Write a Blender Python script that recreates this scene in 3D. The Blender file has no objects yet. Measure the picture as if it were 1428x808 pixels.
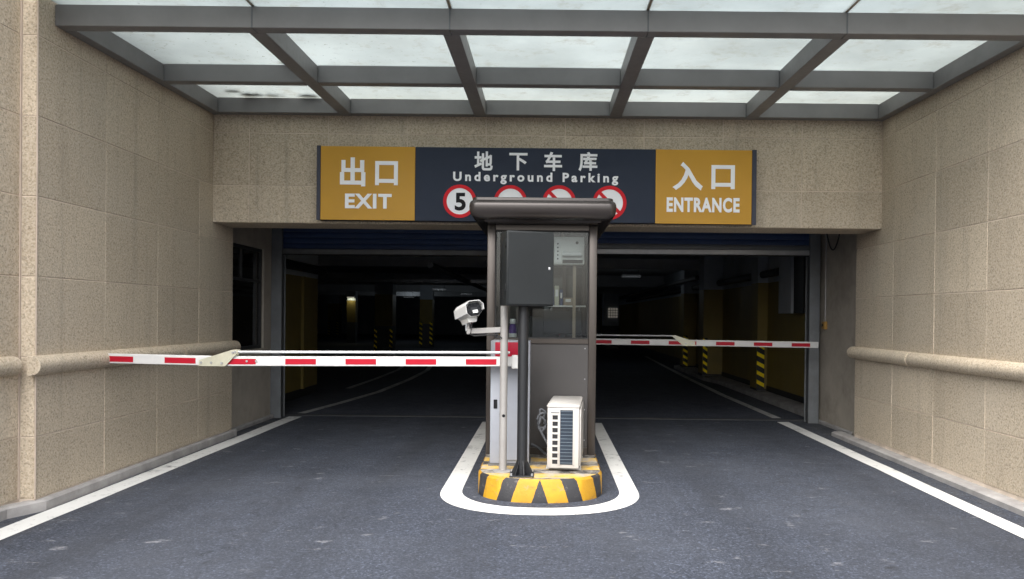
import bpy, bmesh, math, random
from mathutils import Vector, Matrix
random.seed(7)
R = math.radians
sc = bpy.context.scene
C = sc.collection

# ------------------------------------------------------------------ camera
cam = bpy.data.cameras.new('camera')
cam.sensor_width = 36.0
cam.lens = 27.11
cam.shift_x = -0.0325
cam.shift_y = 0.0309
cam.clip_start = 0.05
cam.clip_end = 900
co = bpy.data.objects.new('camera', cam)
C.objects.link(co)
co.matrix_world = (Matrix.Translation((0, 0, 1.5)) @ Matrix.Rotation(R(90) - 0.0059, 4, 'X')
                   @ Matrix.Rotation(0.0103, 4, 'Z'))
sc.camera = co

# ------------------------------------------------------------------ sky, sun, exposure
SUN_EL, SUN_AZ = R(50), R(194)      # azimuth measured clockwise from +Y (behind the camera, a little left)
w = bpy.data.worlds.new('World')
sc.world = w
w.use_nodes = True
nt = w.node_tree
for n in list(nt.nodes):
    nt.nodes.remove(n)
sky = nt.nodes.new('ShaderNodeTexSky')
sky.sky_type = 'NISHITA'
sky.sun_disc = False
sky.sun_elevation = SUN_EL
sky.sun_rotation = SUN_AZ
sky.air_density = 1.0
sky.dust_density = 4.0
sky.ozone_density = 1.0
hs = nt.nodes.new('ShaderNodeHueSaturation')
hs.inputs['Saturation'].default_value = 0.36
bg = nt.nodes.new('ShaderNodeBackground')
bg.inputs['Strength'].default_value = 0.14
wo = nt.nodes.new('ShaderNodeOutputWorld')
nt.links.new(sky.outputs[0], hs.inputs['Color'])
nt.links.new(hs.outputs[0], bg.inputs['Color'])
nt.links.new(bg.outputs[0], wo.inputs['Surface'])

sun = bpy.data.lights.new('sun', 'SUN')
sun.energy = 1.5
sun.angle = R(60)
sun.color = (1.0, 0.985, 0.96)
so = bpy.data.objects.new('sun', sun)
C.objects.link(so)
d = Vector((math.sin(SUN_AZ) * math.cos(SUN_EL), math.cos(SUN_AZ) * math.cos(SUN_EL), math.sin(SUN_EL)))
so.rotation_euler = d.to_track_quat('Z', 'Y').to_euler()
so.location = (0, -10, 20)

vs = sc.view_settings
vs.view_transform = 'Standard'
vs.look = 'None'
vs.gamma = 1.0
vs.exposure = 1.52
vs.use_curve_mapping = False
sc.cycles.use_denoising = True
sc.cycles.max_bounces = 10
sc.cycles.diffuse_bounces = 6
sc.cycles.transparent_max_bounces = 12
sc.cycles.caustics_reflective = False
sc.cycles.caustics_refractive = False
sc.cycles.sample_clamp_indirect = 4.0

# ------------------------------------------------------------------ material helpers
class NT:
    def __init__(self, name):
        self.m = bpy.data.materials.new(name)
        self.m.use_nodes = True
        self.t = self.m.node_tree
        for n in list(self.t.nodes):
            self.t.nodes.remove(n)
        self.out = self.n('ShaderNodeOutputMaterial')
        self.geo = None
    def n(self, ty, **kw):
        nd = self.t.nodes.new(ty)
        for k, v in kw.items():
            setattr(nd, k, v)
        return nd
    def l(self, a, b):
        self.t.links.new(a, b)
    def put(self, sock, v):
        if hasattr(v, 'is_linked'):
            self.l(v, sock)
        else:
            sock.default_value = v
    def pos(self):
        if self.geo is None:
            self.geo = self.n('ShaderNodeNewGeometry')
        return self.geo.outputs['Position']
    def mapped(self, scale=(1, 1, 1), src=None, loc=(0, 0, 0)):
        mp = self.n('ShaderNodeMapping')
        self.l(src or self.pos(), mp.inputs['Vector'])
        mp.inputs['Scale'].default_value = scale
        mp.inputs['Location'].default_value = loc
        return mp.outputs[0]
    def noise(self, scale, detail=3, rough=0.55, vec=None, col=False):
        nd = self.n('ShaderNodeTexNoise')
        self.l(vec or self.pos(), nd.inputs['Vector'])
        nd.inputs['Scale'].default_value = scale
        nd.inputs['Detail'].default_value = detail
        nd.inputs['Roughness'].default_value = rough
        return nd.outputs['Color' if col else 'Fac']
    def voro(self, scale, out='Distance', vec=None):
        nd = self.n('ShaderNodeTexVoronoi')
        self.l(vec or self.pos(), nd.inputs['Vector'])
        nd.inputs['Scale'].default_value = scale
        return nd.outputs[out]
    def ramp(self, fac, stops, interp='LINEAR'):
        nd = self.n('ShaderNodeValToRGB')
        self.l(fac, nd.inputs['Fac'])
        cr = nd.color_ramp
        cr.interpolation = interp
        while len(cr.elements) < len(stops):
            cr.elements.new(0.5)
        for e, (p, c) in zip(cr.elements, stops):
            e.position = p
            e.color = (c, c, c, 1) if isinstance(c, (int, float)) else (*c, 1)
        return nd.outputs['Color']
    def mix(self, fac, a, b, mode='MIX'):
        nd = self.n('ShaderNodeMix', data_type='RGBA', blend_type=mode)
        self.put(nd.inputs[0], fac)
        for s, v in ((nd.inputs[6], a), (nd.inputs[7], b)):
            self.put(s, (*v, 1) if isinstance(v, tuple) and len(v) == 3 else v)
        return nd.outputs[2]
    def math(self, op, a, b=0.0, c=None):
        nd = self.n('ShaderNodeMath', operation=op)
        self.put(nd.inputs[0], a)
        self.put(nd.inputs[1], b)
        if c is not None:
            self.put(nd.inputs[2], c)
        return nd.outputs[0]
    def bump(self, h, strength=0.3, dist=0.01):
        nd = self.n('ShaderNodeBump')
        nd.inputs['Strength'].default_value = strength
        nd.inputs['Distance'].default_value = dist
        self.l(h, nd.inputs['Height'])
        return nd.outputs[0]
    def pbr(self, color, rough=0.6, metal=0.0, normal=None, spec=0.5, **kw):
        b = self.n('ShaderNodeBsdfPrincipled')
        self.put(b.inputs['Base Color'], (*color, 1) if isinstance(color, tuple) and len(color) == 3 else color)
        self.put(b.inputs['Roughness'], rough)
        self.put(b.inputs['Metallic'], metal)
        b.inputs['Specular IOR Level'].default_value = spec
        if normal is not None:
            self.l(normal, b.inputs['Normal'])
        for k, v in kw.items():
            self.put(b.inputs[k.replace('_', ' ')], v)
        self.l(b.outputs[0], self.out.inputs['Surface'])
        return b

M = {}

def plain(name, col, rough=0.5, metal=0.0, var=0.12, scale=6.0, bump=0.0, spec=0.5, dirt=0.0, rv=0.22):
    t = NT(name)
    n1 = t.noise(scale, 5, 0.6)
    n2 = t.noise(scale * 9, 2, 0.5)
    lo = tuple(c * (1 - var) for c in col)
    hi = tuple(min(1, c * (1 + var)) for c in col)
    c = t.mix(t.ramp(n1, [(0.3, 0.0), (0.7, 1.0)]), lo, hi)
    if dirt > 0:
        g = t.ramp(t.noise(scale * 0.6, 8, 0.7), [(0.52, 0.0), (0.72, 1.0)])
        c = t.mix(t.math('MULTIPLY', g, dirt), c, (0.12, 0.10, 0.075))
    r = t.math('MULTIPLY_ADD', n2, rv, rough - rv / 2)
    nrm = t.bump(n2, bump, 0.004) if bump > 0 else None
    t.pbr(c, r, metal, nrm, spec)
    M[name] = t.m
    return t.m

def stone_mat(name, tint, dark=1.0):
    t = NT(name)
    f1 = t.noise(62, 2, 0.6)
    f2 = t.voro(95, 'Color')
    sep = t.n('ShaderNodeSeparateColor')
    t.l(f2, sep.inputs[0])
    k = dark
    base = t.ramp(f1, [(0.28, (0.39 * k, 0.325 * k, 0.252 * k)), (0.44, (0.52 * k, 0.45 * k, 0.36 * k)),
                       (0.58, (0.59 * k, 0.52 * k, 0.43 * k)), (0.75, (0.66 * k, 0.60 * k, 0.51 * k))])
    speck = t.ramp(sep.outputs[0], [(0.0, 0.62), (0.12, 0.70), (0.17, 0.98), (0.88, 1.02), (0.92, 1.12)])
    c = t.mix(0.75, base, speck, 'MULTIPLY')
    c = t.mix(1.0, c, tint, 'MULTIPLY')
    # each slab comes from another part of the quarry block
    oi = t.n('ShaderNodeObjectInfo')
    rv = t.math('MULTIPLY_ADD', oi.outputs['Random'], 0.17, 0.93)
    cmb = t.n('ShaderNodeCombineColor')
    for i in range(3):
        t.l(rv, cmb.inputs[i])
    c = t.mix(1.0, c, cmb.outputs[0], 'MULTIPLY')
    # rain runs and water marks: tall thin blotches
    st = t.noise(1.0, 6, 0.65, t.mapped((2.6, 2.6, 0.55)))
    c = t.mix(t.math('MULTIPLY', t.ramp(st, [(0.52, 0.0), (0.74, 1.0)]), 0.26), c, (0.24, 0.20, 0.15))
    run = t.noise(1.0, 5, 0.7, t.mapped((9, 9, 0.35)))
    c = t.mix(t.math('MULTIPLY', t.ramp(run, [(0.56, 0.0), (0.70, 1.0)]), 0.30), c, (0.22, 0.19, 0.15))
    st2 = t.noise(0.8, 5, 0.6, t.mapped((1, 1, 1), loc=(3, 9, 2)))
    c = t.mix(t.math('MULTIPLY', t.ramp(st2, [(0.52, 0.0), (0.7, 1.0)]), 0.18), c, (0.60, 0.55, 0.47))
    h = t.math('ADD', f1, t.math('MULTIPLY', sep.outputs[1], 0.4))
    t.pbr(c, 0.82, 0, t.bump(h, 0.28, 0.005), 0.3)
    M[name] = t.m
    return t.m

stone_mat('granite', (0.96, 0.925, 0.86))
plain('grout', (0.66, 0.56, 0.46), 0.9, var=0.18, scale=5, bump=0.3, spec=0.2, dirt=0.25)

plain('mortar', (0.52, 0.43, 0.35), 0.9, var=0.15, scale=4, bump=0.2, spec=0.2)

def asphalt_mat(name, mul=1.0, wear=1.0):
    t = NT(name)
    agg = t.voro(88, 'Color')
    sep = t.n('ShaderNodeSeparateColor')
    t.l(agg, sep.inputs[0])
    fine = t.noise(48, 4, 0.8)
    big = t.noise(0.55, 5, 0.6)
    mid = t.noise(4.0, 5, 0.65)
    c0 = t.ramp(fine, [(0.3, (0.021 * mul, 0.025 * mul, 0.035 * mul)), (0.7, (0.070 * mul, 0.081 * mul, 0.110 * mul))])
    sp = t.ramp(sep.outputs[0], [(0.0, 0.38), (0.3, 0.78), (0.75, 1.05), (0.92, 1.75), (1.0, 2.5)])
    c = t.mix(0.8, c0, sp, 'MULTIPLY')
    c = t.mix(t.math('MULTIPLY', t.ramp(big, [(0.40, 0.0), (0.68, 1.0)]), 0.42), c, (0.088 * mul, 0.096 * mul, 0.116 * mul))
    c = t.mix(t.math('MULTIPLY', t.ramp(mid, [(0.50, 0.0), (0.72, 1.0)]), 0.30), c, (0.035 * mul, 0.038 * mul, 0.046 * mul))
    # tyre lanes polished along the drive direction
    ty = t.noise(1.0, 4, 0.6, t.mapped((2.1, 0.16, 1)))
    c = t.mix(t.math('MULTIPLY', t.ramp(ty, [(0.48, 0.0), (0.66, 1.0)]), 0.34 * wear), c, (0.030 * mul, 0.032 * mul, 0.038 * mul))
    # wheel paths and oil drips of the two lanes, dust gathered along the walls
    sx_ = t.n('ShaderNodeSeparateXYZ')
    t.l(t.pos(), sx_.inputs[0])
    wx = t.math('ADD', t.math('ABSOLUTE', sx_.outputs[0]), t.math('MULTIPLY', t.math('SUBTRACT', t.noise(0.7, 3), 0.5), 0.5))
    off = t.math('ABSOLUTE', t.math('SUBTRACT', t.math('ABSOLUTE', t.math('SUBTRACT', wx, 2.15)), 0.74))
    trk = t.math('MULTIPLY', t.ramp(off, [(0.04, 1.0), (0.30, 0.0)]), t.ramp(t.noise(1.0, 5, 0.7, t.mapped((6, 0.5, 1))), [(0.35, 0.2), (0.7, 1.0)]))
    c = t.mix(t.math('MULTIPLY', trk, 0.42 * wear), c, (0.024 * mul, 0.026 * mul, 0.031 * mul))
    mid_l = t.ramp(t.math('ABSOLUTE', t.math('SUBTRACT', wx, 2.15)), [(0.05, 1.0), (0.35, 0.0)])
    oil = t.math('MULTIPLY', mid_l, t.ramp(t.noise(7, 5, 0.65), [(0.56, 0.0), (0.66, 1.0)]))
    c = t.mix(t.math('MULTIPLY', oil, 0.6 * wear), c, (0.016, 0.016, 0.018))
    edge = t.math('MULTIPLY', t.ramp(t.math('MULTIPLY', wx, 0.2), [(0.66, 0.0), (0.77, 1.0)]), t.ramp(t.noise(5, 6, 0.7), [(0.42, 0.0), (0.68, 1.0)]))
    c = t.mix(t.math('MULTIPLY', edge, 0.5 * wear), c, (0.15, 0.14, 0.125))
    # dried cement splashes and scuffs
    sf = t.noise(3.0, 7, 0.72, t.mapped((1.0, 2.0, 1), loc=(2.3, 0.4, 0)))
    c = t.mix(t.math('MULTIPLY', t.ramp(sf, [(0.61, 0.0), (0.69, 1.0)]), 0.60 * wear), c, (0.30, 0.30, 0.32))
    h = t.math('ADD', t.math('MULTIPLY', sep.outputs[1], 0.6), fine)
    t.pbr(c, t.ramp(mid, [(0.3, 0.72), (0.7, 0.92)]), 0, t.bump(h, 0.75, 0.008), 0.35)
    M[name] = t.m

asphalt_mat('asphalt', 1.0)
asphalt_mat('garage_floor', 1.1, 0.5)

def paint_mat(name, col, under, edge=0.60, soft=0.1, scale=9.0, rough=0.65):
    t = NT(name)
    n1 = t.noise(scale, 8, 0.75)
    n2 = t.noise(1.4, 4, 0.6)
    n3 = t.noise(90, 2, 0.5)
    k = t.math('ADD', t.math('MULTIPLY', n1, 0.75), t.math('ADD', t.math('MULTIPLY', n2, 0.3), t.math('MULTIPLY', n3, 0.08)))
    f = t.ramp(k, [(edge, 0.0), (edge + soft, 1.0)])
    c = t.mix(t.ramp(n2, [(0.3, 0.0), (0.7, 1.0)]), col, tuple(x * 0.86 for x in col))
    c = t.mix(f, c, under)
    t.pbr(c, rough, 0, t.bump(t.math('ADD', n1, n3), 0.3, 0.004), 0.4)
    M[name] = t.m

paint_mat('line_white', (0.74, 0.74, 0.72), (0.15, 0.15, 0.16), 0.61, 0.12)
paint_mat('line_white_old', (0.50, 0.50, 0.49), (0.07, 0.07, 0.08), 0.56, 0.2)
plain('concrete', (0.33, 0.32, 0.31), 0.85, var=0.22, scale=4, bump=0.4, spec=0.25, dirt=0.35)
plain('kerb_concrete', (0.35, 0.335, 0.325), 0.85, var=0.2, scale=5, bump=0.4, spec=0.25, dirt=0.35)
plain('plaster', (0.42, 0.375, 0.315), 0.85, var=0.15, scale=2.2, bump=0.2, spec=0.25, dirt=0.4)
plain('ceiling_paint', (0.48, 0.49, 0.50), 0.9, var=0.1, scale=1.5, spec=0.2)
plain('garage_wall', (0.46, 0.50, 0.54), 0.8, var=0.1, scale=1.5, spec=0.2, dirt=0.2)
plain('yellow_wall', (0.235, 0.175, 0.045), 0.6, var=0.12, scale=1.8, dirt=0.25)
plain('skirting_black', (0.02, 0.02, 0.02), 0.6, var=0.3)
plain('canopy_steel', (0.205, 0.198, 0.195), 0.50, 0.0, var=0.10, scale=2.5, spec=0.45, dirt=0.10)
plain('booth_steel', (0.062, 0.052, 0.045), 0.34, 0.45, var=0.05, scale=3, rv=0.02)
plain('booth_panel', (0.058, 0.054, 0.0525), 0.45, 0.3, var=0.08, scale=2.2, rv=0.05)
plain('booth_roof', (0.055, 0.047, 0.044), 0.26, 0.4, var=0.05, scale=2, rv=0.02)
plain('black_metal', (0.008, 0.009, 0.011), 0.50, var=0.2, scale=4, dirt=0.10)
plain('dark_grey_metal', (0.013, 0.0150, 0.016), 0.5, var=0.15, scale=3, spec=0.28)
plain('grey_post', (0.27, 0.26, 0.25), 0.45, 0.1, var=0.1, scale=6, dirt=0.15)
plain('cabinet_grey', (0.27, 0.285, 0.32), 0.42, var=0.05, scale=3, dirt=0.12)
plain('white_plastic', (0.74, 0.73, 0.69), 0.42, var=0.06, scale=4, dirt=0.14)
plain('white_paint', (0.56, 0.56, 0.55), 0.38, var=0.04, scale=6, dirt=0.10)
plain('ac_white', (0.45, 0.43, 0.405), 0.45, var=0.09, scale=4, dirt=0.30)
plain('fin_blue', (0.014, 0.024, 0.040), 0.5, 0.2, var=0.2)
plain('grille_grey', (0.12, 0.15, 0.18), 0.5, var=0.15)
plain('hole_black', (0.008, 0.008, 0.010), 0.7, var=0.2)
plain('red_tape', (0.36, 0.008, 0.022), 0.45, var=0.08, scale=8, spec=0.2)
plain('red_hood', (0.42, 0.010, 0.035), 0.4, var=0.06, spec=0.25)
plain('plate_zinc', (0.47, 0.46, 0.36), 0.42, 0.35, var=0.15, scale=9, dirt=0.12)
plain('zinc', (0.40, 0.41, 0.42), 0.40, 0.6, var=0.15, scale=6, dirt=0.2)
plain('dark_steel', (0.13, 0.135, 0.14), 0.5, 0.4, var=0.2, scale=4, dirt=0.2)
plain('aluminium', (0.55, 0.56, 0.57), 0.35, 0.6, var=0.1, scale=5, dirt=0.15)
plain('shutter_blue', (0.016, 0.042, 0.125), 0.6, 0.0, var=0.12, scale=3, dirt=0.15)
plain('shutter_grey', (0.16, 0.17, 0.18), 0.5, 0.3, var=0.12, scale=3, dirt=0.2)
plain('window_black', (0.03, 0.03, 0.032), 0.5, 0.2, var=0.15)
plain('threshold', (0.055, 0.056, 0.06), 0.7, 0.0, var=0.25, scale=3, dirt=0.4)
plain('track_steel', (0.17, 0.18, 0.19), 0.5, 0.3, var=0.15, scale=5, dirt=0.25)
plain('column_base', (0.07, 0.072, 0.075), 0.7, var=0.15, scale=2)
plain('rubber', (0.02, 0.02, 0.02), 0.8, var=0.2)
plain('sign_frame', (0.030, 0.034, 0.055), 0.45, 0.2, var=0.1)
plain('sign_yellow', (0.55, 0.29, 0.028), 0.42, var=0.05, scale=1.5, spec=0.3)
plain('sign_navy', (0.022, 0.031, 0.053), 0.5, var=0.06, scale=1.5, spec=0.2)
plain('letter_white', (0.90, 0.91, 0.93), 0.4, var=0.02)
plain('sign_red', (0.66, 0.012, 0.022), 0.5, var=0.05, spec=0.2)
plain('ink_black', (0.010, 0.010, 0.012), 0.5, var=0.1, spec=0.15)
plain('guard_yellow', (0.95, 0.74, 0.03), 0.54, 0.9, var=0.04, rv=0.02)
plain('purple_label', (0.10, 0.05, 0.22), 0.4, var=0.1)
plain('bottle_white', (0.75, 0.74, 0.72), 0.35, var=0.05)
plain('desk_wood', (0.30, 0.24, 0.17), 0.5, var=0.15)
plain('switch_orange', (0.42, 0.24, 0.06), 0.5, var=0.15)
plain('hose_grey', (0.085, 0.09, 0.10), 0.6, var=0.2)
plain('dry_leaf', (0.045, 0.035, 0.025), 0.9, var=0.4)

# roof glass of the canopy: milky laminated sheet with dust and splashes
t = NT('canopy_glass')
tr = t.n('ShaderNodeBsdfTranslucent')
dusty = t.ramp(t.noise(5.5, 8, 0.72), [(0.54, 0.0), (0.74, 1.0)])
film = t.ramp(t.noise(1.1, 5, 0.6), [(0.35, 0.0), (0.75, 1.0)])
gcol = t.mix(film, (0.57, 0.605, 0.60), (0.43, 0.46, 0.455))
gcol = t.mix(t.math('MULTIPLY', dusty, 0.6), gcol, (0.34, 0.31, 0.26))
sepg = t.n('ShaderNodeSeparateXYZ')
t.l(t.pos(), sepg.inputs[0])
left_more = t.ramp(t.math('MULTIPLY_ADD', sepg.outputs[0], -0.13, 0.5), [(0.55, 0.12), (0.85, 0.9)])
spk = t.ramp(t.noise(26, 3, 0.6), [(0.66, 0.0), (0.71, 1.0)])
gcol = t.mix(t.math('MULTIPLY', spk, left_more), gcol, (0.22, 0.20, 0.17))
t.l(gcol, tr.inputs['Color'])
tp = t.n('ShaderNodeBsdfTransparent')
tp.inputs['Color'].default_value = (0.46, 0.49, 0.49, 1)
ms = t.n('ShaderNodeMixShader')
ms.inputs[0].default_value = 0.42
t.l(tr.outputs[0], ms.inputs[1])
t.l(tp.outputs[0], ms.inputs[2])
gl = t.n('ShaderNodeBsdfGlossy')
gl.inputs['Roughness'].default_value = 0.12
ms2 = t.n('ShaderNodeMixShader')
ms2.inputs[0].default_value = 0.05
t.l(ms.outputs[0], ms2.inputs[1])
t.l(gl.outputs[0], ms2.inputs[2])
t.l(ms2.outputs[0], t.out.inputs['Surface'])
M['canopy_glass'] = t.m

def clear_glass(name, tint, refl=0.9, rough=0.01, dirt=0.05):
    t = NT(name)
    tp = t.n('ShaderNodeBsdfTransparent')
    tp.inputs['Color'].default_value = (*tint, 1)
    gl = t.n('ShaderNodeBsdfGlossy')
    gl.inputs['Roughness'].default_value = rough
    fr = t.n('ShaderNodeFresnel')
    fr.inputs['IOR'].default_value = 1.5
    ms = t.n('ShaderNodeMixShader')
    t.l(t.math('MULTIPLY', fr.outputs[0], refl), ms.inputs[0])
    t.l(tp.outputs[0], ms.inputs[1])
    t.l(gl.outputs[0], ms.inputs[2])
    df = t.n('ShaderNodeBsdfDiffuse')
    df.inputs['Color'].default_value = (0.45, 0.43, 0.40, 1)
    ms2 = t.n('ShaderNodeMixShader')
    t.l(t.math('MULTIPLY', t.ramp(t.noise(3, 7, 0.7), [(0.4, 0.15), (0.75, 1.0)]), dirt), ms2.inputs[0])
    t.l(ms.outputs[0], ms2.inputs[1])
    t.l(df.outputs[0], ms2.inputs[2])
    t.l(ms2.outputs[0], t.out.inputs['Surface'])
    M[name] = t.m

clear_glass('booth_glass', (0.74, 0.77, 0.77), 0.8, 0.015, 0.015)
clear_glass('window_glass', (0.35, 0.40, 0.42), 1.0, 0.02, 0.05)

def emit(name, col, s):
    t = NT(name)
    e = t.n('ShaderNodeEmission')
    e.inputs['Color'].default_value = (*col, 1)
    e.inputs['Strength'].default_value = s
    t.l(e.outputs[0], t.out.inputs['Surface'])
    M[name] = t.m

emit('led_white', (1.0, 1.0, 0.97), 0.8)
emit('tube_light', (1.0, 0.95, 0.75), 0.16)
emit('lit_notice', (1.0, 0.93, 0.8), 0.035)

# traffic island paint: chevrons on the nose (uv = distance from the middle, height), bands on top
t = NT('island_paint')
uv = t.n('ShaderNodeUVMap')
sx = t.n('ShaderNodeSeparateXYZ')
t.l(uv.outputs[0], sx.inputs[0])
au = t.math('ABSOLUTE', sx.outputs[0])
s = t.math('SUBTRACT', au, t.math('MULTIPLY', t.math('SUBTRACT', 1.0, sx.outputs[1]), 0.075))
s = t.math('ADD', s, t.math('MULTIPLY', t.math('SUBTRACT', t.noise(30, 3), 0.5), 0.012))
md = t.math('MODULO', t.math('ADD', s, 0.3 * 10 - 0.17), 0.3)
blk = t.math('LESS_THAN', md, 0.13)
n1 = t.noise(14, 8, 0.75)
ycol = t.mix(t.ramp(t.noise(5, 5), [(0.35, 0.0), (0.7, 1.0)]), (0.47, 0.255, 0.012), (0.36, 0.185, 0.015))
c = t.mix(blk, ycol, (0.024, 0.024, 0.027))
c = t.mix(t.math('MULTIPLY', t.ramp(n1, [(0.58, 0.0), (0.70, 1.0)]), 0.6), c, (0.20, 0.18, 0.16))
scr = t.noise(7, 6, 0.8, t.mapped((1, 1, 3.5)))
c = t.mix(t.math('MULTIPLY', t.ramp(scr, [(0.56, 0.0), (0.68, 1.0)]), 0.45), c, (0.05, 0.045, 0.04))
t.pbr(c, 0.62, 0, t.bump(t.math('ADD', n1, t.noise(60, 2)), 0.45, 0.006), 0.4)
M['island_paint'] = t.m

t = NT('island_top')
sp = t.n('ShaderNodeSeparateXYZ')
t.l(t.pos(), sp.inputs[0])
yy = t.math('ADD', sp.outputs[1], t.math('MULTIPLY', t.math('SUBTRACT', t.noise(18, 3), 0.5), 0.02))
md = t.math('MODULO', t.math('ADD', yy, 0.05), 0.36)
blk = t.math('LESS_THAN', md, 0.17)
n1 = t.noise(9, 8, 0.75)
c = t.mix(blk, (0.58, 0.36, 0.05), (0.035, 0.034, 0.034))
c = t.mix(t.ramp(n1, [(0.42, 0.0), (0.60, 0.95)]), c, (0.36, 0.33, 0.29))
c = t.mix(t.math('MULTIPLY', t.ramp(t.noise(4, 6, 0.7), [(0.5, 0.0), (0.7, 1.0)]), 0.6), c, (0.06, 0.055, 0.05))
t.pbr(c, 0.8, 0, t.bump(t.math('ADD', n1, t.noise(60, 2)), 0.5, 0.006), 0.3)
M['island_top'] = t.m

# ------------------------------------------------------------------ mesh helpers
def tag(o, label=None, cat=None, group=None, kind=None):
    if label: o['label'] = label
    if cat: o['category'] = cat
    if group: o['group'] = group
    if kind: o['kind'] = kind
    return o

def empty(name, loc, label=None, cat=None, group=None, rz=0.0):
    o = bpy.data.objects.new(name, None)
    o.empty_display_size = 0.2
    C.objects.link(o)
    o.location = loc
    o.rotation_euler = (0, 0, rz)
    return tag(o, label, cat, group)

def link_mesh(name, me, mat, parent=None, loc=None, world=True):
    o = bpy.data.objects.new(name, me)
    C.objects.link(o)
    if mat is not None and len(me.materials) == 0:
        me.materials.append(M[mat])
    if loc is not None:
        o.location = loc
    if parent is not None:
        o.parent = parent
        if world:       # geometry is written in world coordinates
            mw = WM(parent)
            o.matrix_parent_inverse = mw.inverted()
    return o

def WM(o):
    m = Matrix.LocRotScale(o.location, o.rotation_euler, o.scale)
    if o.parent:
        return WM(o.parent) @ o.matrix_parent_inverse @ m
    return m

def finish(bm, name, smooth=None):
    me = bpy.data.meshes.new(name)
    bmesh.ops.recalc_face_normals(bm, faces=bm.faces[:])
    bm.to_mesh(me)
    bm.free()
    if smooth is not None:
        for p in me.polygons:
            p.use_smooth = True
        me.set_sharp_from_angle(angle=R(smooth))
    return me

def add_box(bm, x0, x1, y0, y1, z0, z1, bev=0.0, seg=1, mat=None):
    vs_ = [bm.verts.new(p) for p in ((x0, y0, z0), (x1, y0, z0), (x1, y1, z0), (x0, y1, z0),
                                     (x0, y0, z1), (x1, y0, z1), (x1, y1, z1), (x0, y1, z1))]
    fs = [bm.faces.new([vs_[i] for i in q]) for q in ((0, 3, 2, 1), (4, 5, 6, 7), (0, 1, 5, 4), (1, 2, 6, 5), (2, 3, 7, 6), (3, 0, 4, 7))]
    if bev > 0:
        es = list({e for f in fs for e in f.edges})
        bmesh.ops.bevel(bm, geom=es, offset=bev, segments=seg, profile=0.5, affect='EDGES')
    if mat is not None:
        bmesh.ops.transform(bm, matrix=mat, verts=[v for v in bm.verts if v.is_valid])
    return bm

def box(name, x0, x1, y0, y1, z0, z1, mat, parent=None, bev=0.0, seg=1):
    bm = bmesh.new()
    add_box(bm, x0, x1, y0, y1, z0, z1, bev, seg)
    return link_mesh(name, finish(bm, name, 40 if bev > 0 and seg > 1 else None), mat, parent)

def prism(bm, pts, axis, a, b):
    """extrude polygon pts (2-D) along axis from a to b. axis 'x': pts=(y,z); 'y': (x,z); 'z': (x,y)."""
    def P(p, k):
        return {'x': (k, p[0], p[1]), 'y': (p[0], k, p[1]), 'z': (p[0], p[1], k)}[axis]
    A = [bm.verts.new(P(p, a)) for p in pts]
    B = [bm.verts.new(P(p, b)) for p in pts]
    bm.faces.new(A)
    bm.faces.new(B[::-1])
    n = len(pts)
    for i in range(n):
        bm.faces.new((A[i], B[i], B[(i + 1) % n], A[(i + 1) % n]))
    return bm

def prism_obj(name, pts, axis, a, b, mat, parent=None, smooth=None, bev=0.0):
    bm = bmesh.new()
    prism(bm, pts, axis, a, b)
    if bev > 0:
        bmesh.ops.recalc_face_normals(bm, faces=bm.faces[:])
        es = [e for e in bm.edges if len(e.link_faces) == 2 and e.calc_face_angle(0) > 0.6]
        bmesh.ops.bevel(bm, geom=es, offset=bev, segments=1, affect='EDGES')
    return link_mesh(name, finish(bm, name, smooth), mat, parent)

def tube(bm, path, rad, seg=14, cap=True):
    """round tube through a list of points; rad a number or a list."""
    path = [Vector(p) for p in path]
    rings = []
    n = len(path)
    up = Vector((0, 0, 1))
    for i, p in enumerate(path):
        dv = (path[min(i + 1, n - 1)] - path[max(i - 1, 0)]).normalized()
        a = dv.cross(up)
        if a.length < 1e-3:
            a = dv.cross(Vector((1, 0, 0)))
        a.normalize()
        b = dv.cross(a).normalized()
        r = rad[i] if isinstance(rad, (list, tuple)) else rad
        rings.append([bm.verts.new(p + r * (math.cos(2 * math.pi * k / seg) * a + math.sin(2 * math.pi * k / seg) * b)) for k in range(seg)])
    for r0, r1 in zip(rings, rings[1:]):
        for k in range(seg):
            bm.faces.new((r0[k], r0[(k + 1) % seg], r1[(k + 1) % seg], r1[k]))
    if cap:
        bm.faces.new(rings[0])
        bm.faces.new(rings[-1][::-1])
    return bm

def tube_obj(name, path, rad, mat, parent=None, seg=14):
    bm = bmesh.new()
    tube(bm, path, rad, seg)
    return link_mesh(name, finish(bm, name, 35), mat, parent)

def sheet(name, pts, z, mat, parent=None):
    bm = bmesh.new()
    bm.faces.new([bm.verts.new((x, y, z)) for x, y in pts])
    me = finish(bm, name)
    if me.polygons[0].normal.z < 0:
        me.flip_normals()
    return link_mesh(name, me, mat, parent)

def strip(name, outer, inner, z, mat, parent=None):
    bm = bmesh.new()
    a = [bm.verts.new((x, y, z)) for x, y in outer]
    b = [bm.verts.new((x, y, z)) for x, y in inner]
    for i in range(len(a) - 1):
        bm.faces.new((a[i], a[i + 1], b[i + 1], b[i]))
    me = finish(bm, name)
    if sum(p.normal.z for p in me.polygons) < 0:
        me.flip_normals()
    return link_mesh(name, me, mat, parent)

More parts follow.
